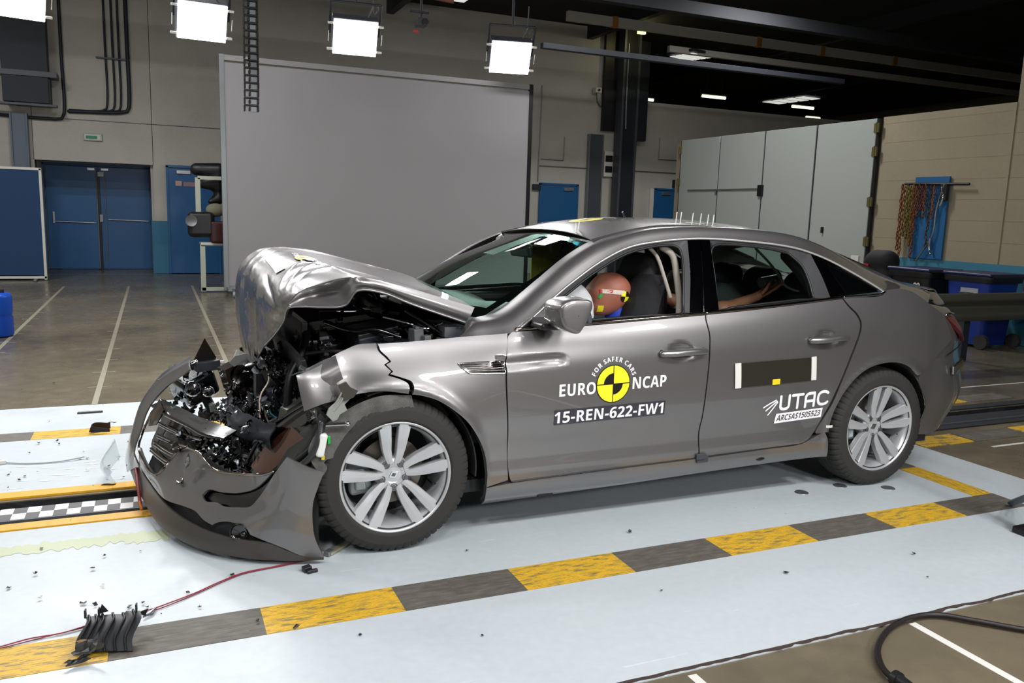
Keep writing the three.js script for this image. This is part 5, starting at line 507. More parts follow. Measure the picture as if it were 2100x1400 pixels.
for (let i = 0; i < 9; i++) { const x = rr(-.5, -.3), y = rr(.42, .62), z = rr(.1, .55); bay('wire', tube([[x, y + .12, z - .1], [x + rr(-.05, .05), y + .06, z], [x + rr(-.06, .06), y, z + .03], [x + rr(-.08, .08), y - .1, z + .05]], .004, 18, 5), [M.wire, std(0x2d8f96, .5), M.wire, std(0xd7c9b0, .5)][i % 4]); }
// shredded plastic and metal between nose and engine
const shredMats = [M.blackPlastic, M.blackGloss, M.blackGloss, M.engineAlu, M.blackGloss, M.inner, phys(0x1c1917, { roughness: .15, clearcoat: 1 }), M.chrome, M.blackGloss, M.blackPlastic, M.greyPlastic];
const rest = []; for (let i = 0; i < 330; i++) { const t = rnd(), x = lerp(-.60, -.34, Math.pow(rnd(), .8)), z = rr(-.42, x > -.5 ? .44 : .56), top = .70 - .1 * Math.abs(z) + (x < -.5 ? -.12 : .08), y = lerp(.22, top, rnd()); const s = rr(.025, .075); const big = i % 12 === 0 ? 1.5 : 1, g = at(scrap(s * big, s * rr(.5, 1.3) * big, s * .5), x, y, z, rr(-3, 3), rr(-3, 3), rr(-3, 3)), m = shredMats[Math.floor(rnd() * shredMats.length)]; if (i < 190) mk('shredded_piece', g, m, car); else rest.push(g); }
const silver = []; for (let i = 0; i < 90; i++) { const s = rr(.02, .06), x = rr(-.64, -.44), z = rr(-.28, .34); silver.push(at(scrap(s, s * rr(.5, 1.5), s * .5), x, rr(.36, .56) + (x + .5) * .5, z, rr(-3, 3), rr(-3, 3), rr(-3, 3))); } mk('torn_foil', merge(silver), std(0x9a9d9f, .22, .85), car, 'glittering scraps of torn aluminium').userData.kind = 'stuff';
mk('shredded_remains', merge(rest), M.blackGloss, car, 'countless black plastic splinters').userData.kind = 'stuff';
for (let i = 0; i < 50; i++) { const x = rr(-.86, -.52), z = rr(-.35, .42), y = .20 + .25 * rnd() + .12 * (x + .86), s = rr(.025, .08); mk('shredded_piece', at(scrap(s, s * rr(.6, 1.6), s * .5), x, y, z, rr(-3, 3), rr(-3, 3), rr(-3, 3)), shredMats[Math.floor(rnd() * shredMats.length)], car); }
for (let i = 0; i < 26; i++) { const x = rr(-.34, -.24), z = rr(.60, .84), y = rr(.33, .68), s = rr(.02, .07); mk('shredded_piece', at(scrap(s, s * rr(.6, 1.6), s * .4), x, y, z, rr(-3, 3), rr(-3, 3), rr(-3, 3)), shredMats[[0, 0, 1, 2, 5, 5, 0, 3][i % 8]], car); }
for (let i = 0; i < 34; i++) { const x = rr(-.35, .25), z = rr(.0, .62), y = .80 + .1 * rnd() + .1 * (x + .35), s = rr(.03, .08); mk('shredded_piece', i % 3 ? at(scrap(s, s * rr(.5, 1.4), s * .4), x, y, z, rr(-3, 3), rr(-3, 3), rr(-3, 3)) : at(bx(s * .7, s * rr(.15, .4), s * rr(.3, .9), 0, 0, 0, .006), x, y, z, rr(-.5, .5), rr(-3, 3), rr(-.5, .5)), [M.blackPlastic, M.blackGloss, M.blackPlastic, M.inner, M.blackGloss][i % 5], car); }
bay('far_inner_wing', merge([bx(.85, .55, .03, 0, .68, -.66)]), M.bodyInner); bay('dark_bay_backing', bx(.03, .5, .9, -.27, .68, -.2), M.blackPlastic, 'black sheet added as dark backing in the engine bay'); bay('engine_undershield', merge([at(bx(.02, .5, 1.1, 0, 0, 0), -.28, .58, .1, 0, 0, .25), bx(.5, .02, 1.3, -.1, .42, 0)]), M.blackPlastic);  // upright black sheet added to darken the see-through bay behind the hood

// =================================================================== bumper cover, torn off and resting on the floor
const PL = [[-.28, .93], [-.45, .885], [-.62, .795], [-.79, .62], [-.92, .36], [-1.0, .02], [-1.07, -.33], [-1.10, -.62], [-1.05, -.84], [-.88, -.98]].map(([a, b]) => V(a, b, 0));
const plan = (s) => { s = clamp(s, 0, 9); const i = Math.min(Math.floor(s), 8), u = s - i, a = PL[i], b = PL[i + 1], pm = i > 0 ? PL[i - 1] : a.clone().multiplyScalar(2).sub(b), pn = i < 8 ? PL[i + 2] : b.clone().multiplyScalar(2).sub(a); const f = (k) => .5 * (2 * a[k] + (b[k] - pm[k]) * u + (2 * pm[k] - 5 * a[k] + 4 * b[k] - pn[k]) * u * u + (3 * a[k] - pm[k] - 3 * b[k] + pn[k]) * u ** 3); return V(f('x'), f('y'), 0); };
const GY = [0, .04, .10, .16, .22, .28, .34, .42, .55, .65], GI = [.0, -.015, 0, .02, .05, .10, .14, .18, .28, .36];
const bumpS = (s, y, d = 0) => { const p = plan(s), t = plan(s + .02).sub(plan(s - .02)).normalize(); let nx = -t.y, nz = t.x; if (nx * (.2 - p.x) - nz * p.y < 0) { nx = -nx; nz = -nz; } let w = clamp((s - .8) / 2.6, 0, 1); w = w * w * (3 - 2 * w) * (1 - .35 * clamp((s - 5) / 2, 0, 1)); const g = w * cinterp(y, GY, GI) + d; return V(p.x + nx * g, y, p.y + nz * g); };
const bumper = thing('front_bumper_cover', 'torn off front bumper cover with grille resting on the floor before the wreck', 'bumper', [0, 0, 0]);
const bs = (d = 0) => (s, y) => bumpS(s, y, d), bump = (name, segs, mat, o = {}, label, d = 0) => mk(name, panel(outline(segs), bs(d), { cell: .12, cellB: .012, depth: .012, flip: true, ...o }), mat, bumper, label);
M.bumperPaint = M.paint;
bump('shelf_skin', [[[1.333, .396], [1.59, .374], [2.498, .339], [3.151, .322], [3.454, .336], [3.713, .353], [3.975, .359], [4.266, .349], [4.547, .316], [4.633, .276], [4.613, .233], [4.69, .209], [4.965, .192], [5.393, .201], [5.9, .225]], [[5.9, .225], [5.55, .165], [5.093, .160], [4.674, .153]], [[4.674, .153], [3.778, .205], [3.141, .23]], [[3.141, .23], [3.091, .25], [2.688, .262], [2.237, .279], [1.769, .319], [1.333, .396]]], M.bumperPaint, {}, 'glossy brown reflecting upper skin below the grille');
bump('corner_skin', [[[1.002, .466], [.429, .417], [.15, .401]], [[.15, .401], [.297, .335], [.424, .252], [.406, .146], [.171, .03]], [[.171, .03], [.67, .041], [1.055, .073], [1.414, .099]], [[1.414, .099], [1.838, .126]], [[1.838, .126], [1.92, .148], [2.299, .164], [2.57, .151], [2.678, .136]], [[2.678, .136], [2.885, .146], [3.139, .167], [3.496, .167], [4.049, .152], [4.674, .153]], [[4.674, .153], [3.778, .205], [3.141, .23]], [[3.141, .23], [2.988, .216], [2.68, .224], [2.53, .218], [2.154, .227], [1.864, .242], [1.708, .276], [1.516, .325], [1.308, .388]], [[1.308, .388], [1.002, .466]]], M.bumperPaint, {}, 'grey lower corner skin');
bump('lower_lip', [[[.171, .03], [.67, .041], [1.056, .069], [1.414, .095], [2.161, .103], [2.599, .108], [3.069, .118], [3.639, .13], [4.231, .144], [5.107, .152], [5.606, .165], [6.4, .19]], [[6.4, .19], [6.5, .12]], [[6.5, .12], [5.825, .10], [5.279, .075], [4.63, .06], [3.907, .045], [2.995, .03], [1.964, .025], [.893, .022], [.171, .022]]], std(0x45413d, .32, .25), {}, 'scuffed lower lip', -.004);
bump('fog_lamp_recess', [[[1.30, .40], [1.25, .36], [1.55, .27], [1.9, .215], [2.5, .205], [3.05, .205], [3.2, .24], [3.05, .265], [2.6, .275], [2.1, .30], [1.7, .34], [1.30, .40]]], M.blackGloss, {}, 'black lamp recess', .03);
bump('lower_grille', [[[1.2, .085], [1.7, .13], [1.85, .16], [2.3, .175], [2.7, .165], [3.2, .18], [4.0, .165], [5.0, .165]], [[5.0, .165], [4.4, .13], [3.4, .11], [2.4, .09], [1.2, .085]]], M.inner, {}, 'dark lower grille', .025); mk('fog_lamp', at(merge([lathe([[0, 0], [.028, .002], [.034, .012], [.038, .02], [.036, -.01]], 28), sph(.012, .018, .02, .012)]), bumpS(2.1, .128, .012).x, .128, bumpS(2.1, .128, .012).z, 1.35, .5, .5), M.blackGloss, bumper, 'small round fog lamp');
const slatRow = (a, i) => tube(a.map(([s, y]) => { const q = bumpS(s, y, .03); return [q.x, q.y, q.z]; }), .0072, 40, 8);
[[[5.95, .338], [5.251, .35], [4.71, .369], [4.14, .394]], [[5.75, .293], [5.228, .306], [4.845, .319], [4.542, .336]], [[5.7, .262], [5.211, .268], [4.898, .275], [4.549, .292]], [[5.65, .234], [5.192, .237], [4.861, .243], [4.554, .257]]].forEach((a, i) => { const sl = mk('grille_slat', slatRow(a), M.darkChrome, bumper, 'bright grille slat'); mk('slat_lip', tube(a.map(([s, y]) => { const q = bumpS(s, y - .012, .036); return [q.x, q.y, q.z]; }), .006, 40, 6), M.blackGloss, sl); });
bump('grille_back', [[[6.3, .40], [5.337, .42], [4.282, .446], [3.925, .404], [4.099, .362], [4.547, .316], [4.633, .276], [4.613, .233], [4.69, .209], [5.496, .215], [6.1, .25], [6.3, .40]]], M.blackGloss, {}, 'black grille backing', .06);
mk('upper_bar', sheet([[[6.35, .43], [5.6, .44], [4.7, .452], [3.9, .47], [3.3, .47]], [[6.4, .40], [5.6, .405], [4.7, .42], [3.9, .43], [3.3, .445]], [[6.35, .375], [5.6, .375], [4.7, .39], [3.95, .41], [3.3, .43]]].map((r, k) => r.map(([s, y]) => { const q = bumpS(s, y, k === 1 ? .0 : .05); return [q.x, q.y, q.z]; })), 30, 10, { thick: .01, flip: true }), M.blackGloss, bumper, 'glossy black upper grille bar');
const chromeEdge = tube([[6.2, .385], [6.211, .29], [5.95, .226], [5.45, .200], [4.965, .188], [4.69, .205], [4.606, .235], [4.62, .276], [4.54, .318], [4.266, .353], [3.975, .363], [3.713, .357], [3.454, .340], [3.151, .326], [2.498, .343], [1.59, .378], [1.333, .399]].map(([s, y]) => { const q = bumpS(s, y, -.002); return [q.x, q.y, q.z]; }), .006, 150, 8); mk('chrome_edge', chromeEdge, M.darkChrome, bumper, 'bright rim along the grille opening');
{ const q = (s, y, d) => { const v = bumpS(s, y, d); return [v.x, v.y, v.z]; };
  mk('outer_surround', sheet([[q(5.7, .62, 0), q(6.15, .50, 0), q(6.3, .39, -.01), q(6.2, .28, -.01), q(5.9, .2, -.01), q(5.5, .16, -.005)], [q(5.9, .65, .0), q(6.5, .52, -.01), q(6.75, .40, -.02), q(6.6, .27, -.02), q(6.25, .17, -.01), q(5.8, .12, -.005)], [q(6.2, .66, .05), q(6.9, .54, .02), q(7.2, .41, .0), q(7.0, .27, .0), q(6.6, .14, .0), q(6.1, .08, .0)]], 30, 10, { thick: .008 }), M.bumperPaint, bumper, 'far side skin of the bumper seen edge on'); mk('emblem', sheet([[q(6.05, .46, -.012), q(6.12, .40, -.012), q(6.1, .33, -.012)], [q(5.85, .45, -.02), q(5.9, .39, -.03), q(5.9, .33, -.02)], [q(5.75, .42, .0), q(5.75, .38, .0), q(5.8, .34, .0)]], 10, 6, { thick: .01 }), M.darkChrome, bumper, 'tall bright emblem on the grille, seen edge on'); mk('red_tape', tube([q(5.55, .15, -.012), q(5.2, .10, -.014), q(4.9, .045, -.012)], .008, 16, 6), std(0x7c1820, .5), bumper, 'red tape on the lower lip'); mk('tape_end', tube([q(4.92, .05, -.014), q(4.82, .03, -.014)], .008, 6, 6), std(0xb8661a, .5), bumper);
  // far headlamp with its clear shell, on the bumper's far end
  const lx = -.80, ly = .47, lz = -.62; mk('headlamp_bowl', at(bx(.2, .16, .2, 0, 0, 0, .03), lx + .06, ly, lz - .02, .2, .5, .3), M.blackGloss, bumper, 'black inner body of the far headlamp'); mk('headlamp_lens', at(sheet([[[-.15, .08, .05], [-.05, .12, .09], [.08, .14, .08]], [[-.17, .0, .06], [-.05, .02, .11], [.1, .05, .1]], [[-.15, -.08, .05], [-.05, -.09, .09], [.1, -.05, .08]]], 12, 10, { thick: .004 }), lx + .02, ly, lz, .1, .4, .1), M.lampShell, bumper, 'clear broken headlamp shell'); mk('headlamp_reflector', at(merge([sph(.045, 0, 0, 0, 1, 1, .6), sph(.032, .08, -.02, 0, 1, 1, .6)]), lx + .05, ly + .0, lz + .1, 0, 0, 0), M.chrome, bumper, 'bright lamp reflector'); mk('lamp_strip', rod([lx - .12, ly + .05, lz + .1], [lx + .08, ly + .15, lz + .08], .011), M.chrome, bumper); mk('lamp_module', at(bx(.13, .055, .06, 0, 0, 0, .006), lx + .13, ly + .12, lz + .06, 0, .2, .05), M.greyPlastic, bumper, 'grey lamp control module'); for (let i = 0; i < 4; i++) mk('module_pin', bx(.03, .004, .03, lx + .205, ly + .10 + i * .013, lz + .05), M.alu, bumper);
  mk('torn_corner', at(plate([[-.07, -.04], [.0, .09], [.06, -.02], [.05, -.045]], .004), lx + .12, ly + .18, lz + .05, 0, .3, 0), std(0x2a2622, .3, .2), bumper, 'pointed torn scrap standing up'); mk('support_strut', merge([bar([lx + .1, ly - .02, lz + .05], [lx + .16, ly - .16, lz + .06], .05, .03), bar([lx + .08, ly - .15, lz + .06], [lx + .48, ly - .19, lz + .2], .045, .04)]), M.blackPlastic, bumper); mk('clip_rib', at(bx(.03, .07, .05, 0, 0, 0, .01), lx + .15, ly - .12, lz + .1, 0, 0, .2), M.primer, bumper);
  for (let i = 0; i < 26; i++) { const s = rr(.02, .06); mk('broken_piece', at(scrap(s, s * rr(.6, 1.5), s * .5), lx + rr(-.12, .14), ly + rr(-.1, .12), lz + rr(-.02, .12), rr(-3, 3), rr(-3, 3), rr(-3, 3)), [M.blackGloss, M.chrome, M.greyPlastic, M.lampShell][i % 4], bumper); }
  mk('undertray', sheet([[[-.85, .10, -.45], [-.88, .10, 0], [-.80, .10, .45], [-.55, .10, .68]], [[-.6, .16, -.45], [-.6, .16, 0], [-.55, .16, .4], [-.4, .16, .6]]], 20, 6, { thick: .005, bend: (p, u, v) => { p.y += .03 * fbm(u * 6, v * 4, 5); } }), M.blackPlastic, bumper, 'black undertray'); for (let i = 0; i < 90; i++) { const s = rr(.025, .075), zz = rr(-.15, .58), x0 = -.84 + .3 * Math.max(0, zz - .1); mk('broken_piece', at(scrap(s, s * rr(.6, 1.5), s * .5), x0 + rr(.06, .32), .17 + .16 * rnd(), zz, rr(-3, 3), rr(-3, 3), rr(-3, 3)), [M.blackGloss, M.blackPlastic, M.blackGloss, M.greyPlastic, M.engineAlu, M.blackPlastic][i % 6], bumper); }
  mk('cover_back', sheet([[q(.3, .38, .05), q(2, .33, .05), q(4, .33, .06), q(6, .4, .08)], [q(.3, .05, .05), q(2, .05, .05), q(4, .05, .06), q(6, .1, .08)]], 30, 6, {}), M.inner, bumper); }
// near headlamp, pushed out of its place
{ const t = thing('headlamp', 'near headlamp with a painted brown reflection, pushed out above the bumper corner', 'headlamp', [-.012, .02, .075]);
  mk('body', sheet([[[-.56, .30, .42], [-.50, .42, .44], [-.40, .53, .52], [-.30, .62, .62]], [[-.54, .29, .52], [-.47, .38, .55], [-.37, .48, .62], [-.27, .59, .70]], [[-.47, .30, .62], [-.40, .37, .66], [-.32, .46, .72], [-.25, .57, .73]]], 24, 12, { thick: .03, flip: true, bend: (p, u, v) => { p.z -= .03; p.y -= .012; } }), M.blackGloss, t, 'black inner lamp body'); mk('painted_reflection', sheet([[[-.545, .315, .47], [-.48, .41, .495], [-.385, .515, .575]], [[-.525, .305, .53], [-.45, .395, .56], [-.36, .495, .635]], [[-.49, .305, .575], [-.415, .38, .62], [-.335, .475, .69]]], 20, 8, { thick: .006, flip: true, bend: (p, u, v) => { p.z -= .014; p.y -= .004; } }), phys(0x6a3d2c, { roughness: .1, clearcoat: 1, metalness: .6 }), t, 'reddish brown strip painted in as a reflection on the lens'); mk('lens', sheet([[[-.56, .305, .42], [-.50, .425, .44], [-.40, .54, .52], [-.30, .63, .62]], [[-.54, .295, .53], [-.47, .385, .56], [-.37, .49, .63], [-.27, .60, .71]], [[-.47, .30, .64], [-.40, .37, .68], [-.32, .46, .74], [-.25, .58, .745]]], 24, 12, { flip: true }), M.lampShell, t, 'clear lens shell'); mk('rim', tube([[-.56, .31, .42], [-.50, .43, .44], [-.40, .545, .52], [-.30, .635, .62]], .009, 30, 8), M.blackGloss, t); mk('rim', tube([[-.47, .30, .64], [-.40, .37, .68], [-.32, .46, .74], [-.25, .58, .745]], .014, 30, 8), M.blackPlastic, t); mk('back_cover', at(bx(.12, .3, .12, 0, 0, 0, .02), -.32, .42, .62, 0, .3, -.6), M.inner, t); }  // brown strip stands in for a reflection on the clear lens
// ------------------------------------------------ cabin
const cab = (n, g, m, l) => mk(n, g, m, car, l);
M.dash = std(0x3f4546, .6); M.skin = std(0x9c5f4b, .55); M.blueRubber = std(0x1c3fae, .5); M.bagCloth = std(0xdcdedf, .85);
cab('dashboard', sheet([[[.40, .955, .70], [.34, .985, .35], [.32, .99, 0], [.34, .985, -.35], [.40, .955, -.70]], [[.62, .975, .70], [.60, 1.02, .35], [.60, 1.0, 0], [.60, 1.02, -.35], [.62, .975, -.70]], [[.80, .95, .70], [.84, 1.0, .36], [.80, .975, 0], [.82, .985, -.36], [.80, .95, -.70]], [[.86, .85, .70], [.90, .87, .36], [.86, .86, 0], [.88, .86, -.36], [.86, .85, -.70]], [[.78, .62, .70], [.80, .62, .36], [.80, .6, 0], [.80, .62, -.36], [.78, .62, -.70]]], 30, 20, { thick: .01, flip: true }), M.dash);
cab('steering_wheel', (() => { const g = new THREE.TorusGeometry(.18, .016, 12, 48); const s = merge([g, bx(.34, .03, .02, 0, -.01, 0), bx(.03, .17, .02, 0, -.09, 0), sph(.06, 0, 0, .01, 1, 1, .5)]); return at(s, .99, .93, .37, -.35, Math.PI / 2, 0); })(), M.blackPlastic, 'black steering wheel behind the airbag');
cab('driver_airbag', blob([[1.03, .98, .32, .10, 1.04, .99, .50, .10], [1.02, .90, .40, .12, 1.03, 1.05, .42, .09]], 44, .12, (q, d) => d + .012 * fbm(q.x * 16, q.y * 16, q.z * 16, 2)), M.bagCloth, 'deflated white driver airbag'); cab('tunnel_console', bx(.9, .25, .22, 1.2, .45, 0, .04), M.trim);
function seatParts(z) { const back = sheet([[[1.42, .46, z + .24], [1.47, .75, z + .25], [1.54, 1.0, z + .22], [1.58, 1.10, z + .15]], [[1.35, .46, z + .15], [1.41, .75, z + .15], [1.48, 1.0, z + .13], [1.54, 1.12, z + .1]], [[1.35, .46, z], [1.42, .75, z], [1.49, 1.0, z], [1.545, 1.125, z]], [[1.35, .46, z - .15], [1.41, .75, z - .15], [1.48, 1.0, z - .13], [1.54, 1.12, z - .1]], [[1.42, .46, z - .24], [1.47, .75, z - .25], [1.54, 1.0, z - .22], [1.58, 1.10, z - .15]]], 20, 20, { thick: .12, flip: true }); cab('seat_back', back, M.seat); cab('seat_cushion', merge([bx(.52, .16, .5, 1.16, .44, z, .06), bx(.5, .12, .08, 1.16, .5, z + .22, .04), bx(.5, .12, .08, 1.16, .5, z - .22, .04)]), M.seat); const h = cab('headrest', blob([[1.49, 1.14, z - .09, .065, 1.49, 1.14, z + .09, .065], [1.51, 1.22, z - .08, .065, 1.51, 1.22, z + .08, .065]], 34, .06), M.seat, 'black headrest'); mk('headrest_post', merge([rod([1.56, 1.02, z - .06], [1.53, 1.12, z - .06], .007), rod([1.56, 1.02, z + .06], [1.53, 1.12, z + .06], .007)]), M.chrome, h); }
seatParts(.38); seatParts(-.38);
cab('rear_bench', merge([at(bx(.16, .62, 1.3, 0, 0, 0, .06), 2.62, .78, 0, 0, 0, -.28), bx(.55, .18, 1.3, 2.28, .45, 0, .07)]), M.seat, 'black rear bench'); for (const z of [.38, 0, -.38]) cab('rear_headrest', blob([[2.66, 1.09, z - .09, .06, 2.66, 1.09, z + .09, .06], [2.68, 1.13, z - .07, .05, 2.68, 1.13, z + .07, .05]], 30, .06), M.seat); cab('parcel_shelf', bx(.6, .03, 1.2, 3.0, 1.04, 0), M.trim); cab('bench_tube', rod([2.52, 1.095, .16], [2.66, 1.115, .16], .035, 20), std(0x8f9aa0, .4), 'pale grey tube on the rear headrest');
cab('measuring_cable', tube([[2.20, 1.32, .47], [2.32, 1.24, .45], [2.42, 1.17, .42], [2.50, 1.10, .40], [2.58, 1.07, .4], [2.66, 1.066, .4]], .007, 40, 6), std(0x9a9d98, .5), 'grey measuring cable looping through the cabin'); cab('grab_cable', tube([[1.86, 1.33, .45], [2.0, 1.26, .3], [2.2, 1.17, 0], [2.4, 1.1, -.3]], .005, 24, 6), M.black);
for (const s of [1, -1]) cab('seat_belt', sheet([[[1.50, 1.20, s * .66], [1.46, 1.10, s * .60], [1.38, .98, s * .52], [1.3, .86, s * .44]], [[1.53, 1.20, s * .66], [1.49, 1.09, s * .61], [1.41, .96, s * .53], [1.33, .84, s * .45]]], 14, 1, { thick: .002 }), std(0x1d1d20, .8)); cab('rear_view_mirror', at(bx(.03, .07, .22, 0, 0, 0, .02), .96, 1.27, 0, 0, .1, .2), M.blackPlastic);
cab('ballast_box', merge([bx(.2, .3, .02, 1.42, 1.14, -.64), bx(.06, .03, .02, 1.40, 1.12, -.62)]), std(0x7a6a1c, .6), 'yellow card hanging at the far window');
cab('far_door_trim', merge([bx(.9, .06, .05, 1.1, .93, -.80, .02), bx(.8, .06, .05, 2.0, .96, -.80, .02)]), M.trim);

// ------------------------------------------------ crash test dummies
{ const d = thing('crash_test_dummy', 'brown headed crash test dummy slumped forward in the driver seat', 'dummy', [1.30, 0, .40]);
  // head: skull, brow, nose, cheeks and chin turned to the windscreen (local -x), tipped forward
  const hs = .92, H = [[.03, 1.085, -.01, .098, .03, 1.085, .01, .098], [-.02, 1.09, -.005, .09, -.02, 1.09, .005, .09], [-.045, 1.02, -.02, .062, -.045, 1.02, .02, .062], [-.07, .995, -.012, .042, -.07, .995, .012, .042], [-.106, 1.052, 0, .012, -.118, 1.028, 0, .014, .03], [-.098, 1.082, -.04, .022, -.098, 1.082, .04, .022], [.045, 1.06, 0, .07, .02, 1.02, 0, .06]].map((b) => b.map((v, i) => i % 4 === 1 ? 1.047 + (v - 1.047) * hs : i === 8 ? v : v * hs));
  mk('body', merge([blob(H, 66, .05), blob([[.07, .88, 0, .06, .10, .80, 0, .09], [.10, .80, -.12, .085, .10, .80, .12, .085], [.12, .70, -.08, .11, .12, .70, .08, .11], [.14, .55, -.06, .12, .14, .55, .06, .12], [.10, .80, .15, .065, .0, .64, .21, .05], [.0, .64, .21, .048, -.16, .72, .14, .038], [.10, .80, -.15, .065, .0, .64, -.22, .05], [.0, .64, -.22, .048, -.16, .72, -.12, .038], [.12, .56, .1, .09, -.28, .54, .14, .07], [.12, .56, -.1, .09, -.28, .54, -.14, .07], [-.28, .54, .14, .065, -.45, .30, .14, .05], [-.28, .54, -.14, .065, -.45, .30, -.14, .05]], 72, .06)]), M.skin, d, 'brown vinyl head and limbs');
  mk('neck_collar', blob([[.045, 1.0, 0, .062, .075, .89, 0, .075]], 30, .02), M.blueRubber, d, 'bright blue neck'); mk('shirt', blob([[.09, .84, -.14, .095, .09, .84, .14, .095], [.12, .68, -.10, .13, .12, .68, .10, .13], [.13, .55, -.08, .135, .13, .55, .08, .135]], 46, .08), std(0x9fc4c4, .85), d, 'pale blue shirt'); mk('collar_bracket', merge([bx(.07, .012, .03, .11, .925, .1), bx(.03, .02, .02, .14, .93, .1)]), M.white, d);
  const tex = canvasTex(256, 256, (c) => { c.clearRect(0, 0, 256, 256); const q = ['#f3e82a', '#15130f']; [0, 1, 2, 3].forEach((k) => { c.fillStyle = q[k % 2]; c.beginPath(); c.moveTo(128, 128); c.arc(128, 128, 124, k * Math.PI / 2 + .1, (k + 1) * Math.PI / 2 + .1); c.fill(); }); });
  const hf = boneField(H, .05), skinZ = (x, y) => { for (let z = .16; z > 0; z -= .001) if (hf(V(x, y, z)) < 0) return z + .004; return .02; };
  const stick = (name, x, y, w, h, rot, mat, lab) => { const P = []; for (let i = 0; i <= 8; i++) for (let j = 0; j <= 6; j++) { const a = (i / 8 - .5) * w, b = (j / 6 - .5) * h, xx = x + a * Math.cos(rot) - b * Math.sin(rot), yy = y + a * Math.sin(rot) + b * Math.cos(rot); P.push(V(xx, yy, skinZ(xx, yy))); } mk(name, shell(P, 8, 6, 0), mat, d, lab); };
  stick('target_sticker', .045, 1.06, .06, .06, 0, std(0xffffff, .5, 0, { map: tex, transparent: true }), 'round yellow and black target'); stick('white_tape', -.025, 1.085, .12, .022, -.06, std(0xd9cdbd, .6), 'white tape over the brow'); stick('red_paint', -.045, 1.086, .028, .016, .1, std(0xc9202a, .5)); stick('red_paint', -.088, 1.088, .014, .018, .1, std(0xc9202a, .5)); stick('green_paint', -.090, 1.062, .014, .026, -.5, std(0x23b04a, .5)); stick('yellow_paint', -.082, .995, .026, .034, .05, std(0xe8dc28, .5)); }
{ const d = thing('crash_test_dummy', 'second crash test dummy lying low in the rear, one arm flung back', 'dummy', [2.0, 0, .3]);
  const arm = (sx, sy, sz, ex, ey, ez, hx, hy, hz) => [[sx, sy, sz, .055, ex, ey, ez, .043], [ex, ey, ez, .043, hx, hy, hz, .026]];
  // fingers of the open hand, each a short chain from the palm
  const finger = (x, y, z, dx, dy, dz, L, r) => [[x, y, z, r, x + dx * L * .55, y + dy * L * .55, z + dz * L * .55, r * .95, .006], [x + dx * L * .55, y + dy * L * .55, z + dz * L * .55, r * .95, x + dx * L, y + dy * L + .012, z + dz * L, r * .8, .006]];
  const palm = (x, y, z) => [[x, y, z, .024, x + .07, y + .03, z + .018, .018], [x, y, z, .024, x + .072, y + .035, z - .02, .018]];
  const hb = [...palm(.33, .73 + .30, .05), ...finger(.40, 1.06, .075, .85, .45, .25, .085, .0092), ...finger(.405, 1.065, .056, .87, .48, .08, .095, .0095), ...finger(.405, 1.067, .036, .86, .5, -.08, .09, .0092), ...finger(.40, 1.066, .016, .84, .5, -.25, .07, .0085), ...finger(.35, 1.055, .08, .4, .8, .45, .06, .0105)];
  mk('body', merge([blob([[-.05, .46, 0, .13, .12, .62, -.05, .12], [.12, .62, -.05, .12, .2, .72, -.1, .10], [-.05, .46, .08, .09, -.38, .52, .12, .07], [-.05, .46, -.08, .09, -.38, .52, -.12, .07], ...arm(.08, .80, .10, .08, .955, .05, .33, 1.03, .05), [.14, .7, .05, .08, .08, .80, .10, .06], ...arm(.05, .75, .15, -.22, 1.0, .14, -.42, 1.065, .12), [.2, .74, -.1, .06, .3, .82, -.18, .09]], 84, .05), blob(hb, 64, .014)]), M.skin, d, 'brown vinyl limbs'); mk('wrist_tape', rod([-.30, 1.025, .13], [-.275, 1.018, .132], .04, 20), std(0xbfb9ad, .7), d); mk('shirt', blob([[-.05, .46, 0, .15, .12, .62, -.05, .135], [.12, .62, -.05, .13, .16, .68, -.08, .12]], 40, .08), std(0x5f7f86, .85), d); }
// =================================================================== loose things on the floor
{ const t = thing('plastic_fragment', 'large ribbed black plastic fragment on the near striped tape', 'fragment', [-1.10, 0, 1.30]); t.rotation.y = -.12;
  const P = []; for (let i = 0; i <= 16; i++) for (let j = 0; j <= 8; j++) { const u = i / 16, v = j / 8; P.push(V(-.085 + .175 * u + .01 * Math.sin(v * 6), .012 + .055 * Math.sin(Math.PI * (1 - v) * .55) + .012 * (u > .7 ? 1 : 0) * (1 - v) - .01 * Math.abs(u - .5), -.08 + .15 * v + .02 * u)); } mk('shell', shell(P, 16, 8, .004, true), std(0x1c1e21, .5), t); for (const i of [1, 3, 5, 8, 11, 14]) mk('rib', tube([0, 2, 4, 6, 8].map((j) => { const q = P[i * 9 + j]; return [q.x, q.y + .004, q.z + .002]; }), .0045, 16, 6), std(0x0e0f11, .45), t); for (const i of [0, 4, 15]) { const q = P[i * 9]; mk('rib_end', bx(.006, .03, .02, q.x, q.y + .012, q.z), M.blackPlastic, t); } mk('prong', at(plate([[-.015, 0], [0, .03], [.015, 0]], .004), -.03, .07, -.085, 0, .3, .1), M.blackPlastic, t); mk('prong', at(plate([[-.015, 0], [.02, .012], [.01, -.012]], .004), .095, .06, -.075), M.blackPlastic, t);
  mk('torn_foot', at(scrap(.12, .07, .03, .003), -.045, .03, .085, -.9, 0, .2), std(0x3a3a38, .4), t); mk('tan_patch', at(scrap(.05, .028, .006, .002), -.06, .045, .075, -.7, 0, .1), std(0x9a7648, .5), t); mk('torn_tip', at(scrap(.08, .03, .01, .003), -.07, .012, .13, -1.3, 0, .4), M.blackPlastic, t); }
{ const t = thing('plastic_clip', 'black two piece clip lying below the front bumper corner', 'fragment', [-.376, 0, .974]); mk('block', at(bx(.035, .022, .03, 0, 0, 0), -.01, .012, -.008, 0, .3, .05), M.blackPlastic, t); mk('foot', at(bx(.045, .014, .016, 0, 0, 0), .008, .008, .014, 0, .2, 0), M.blackPlastic, t); }
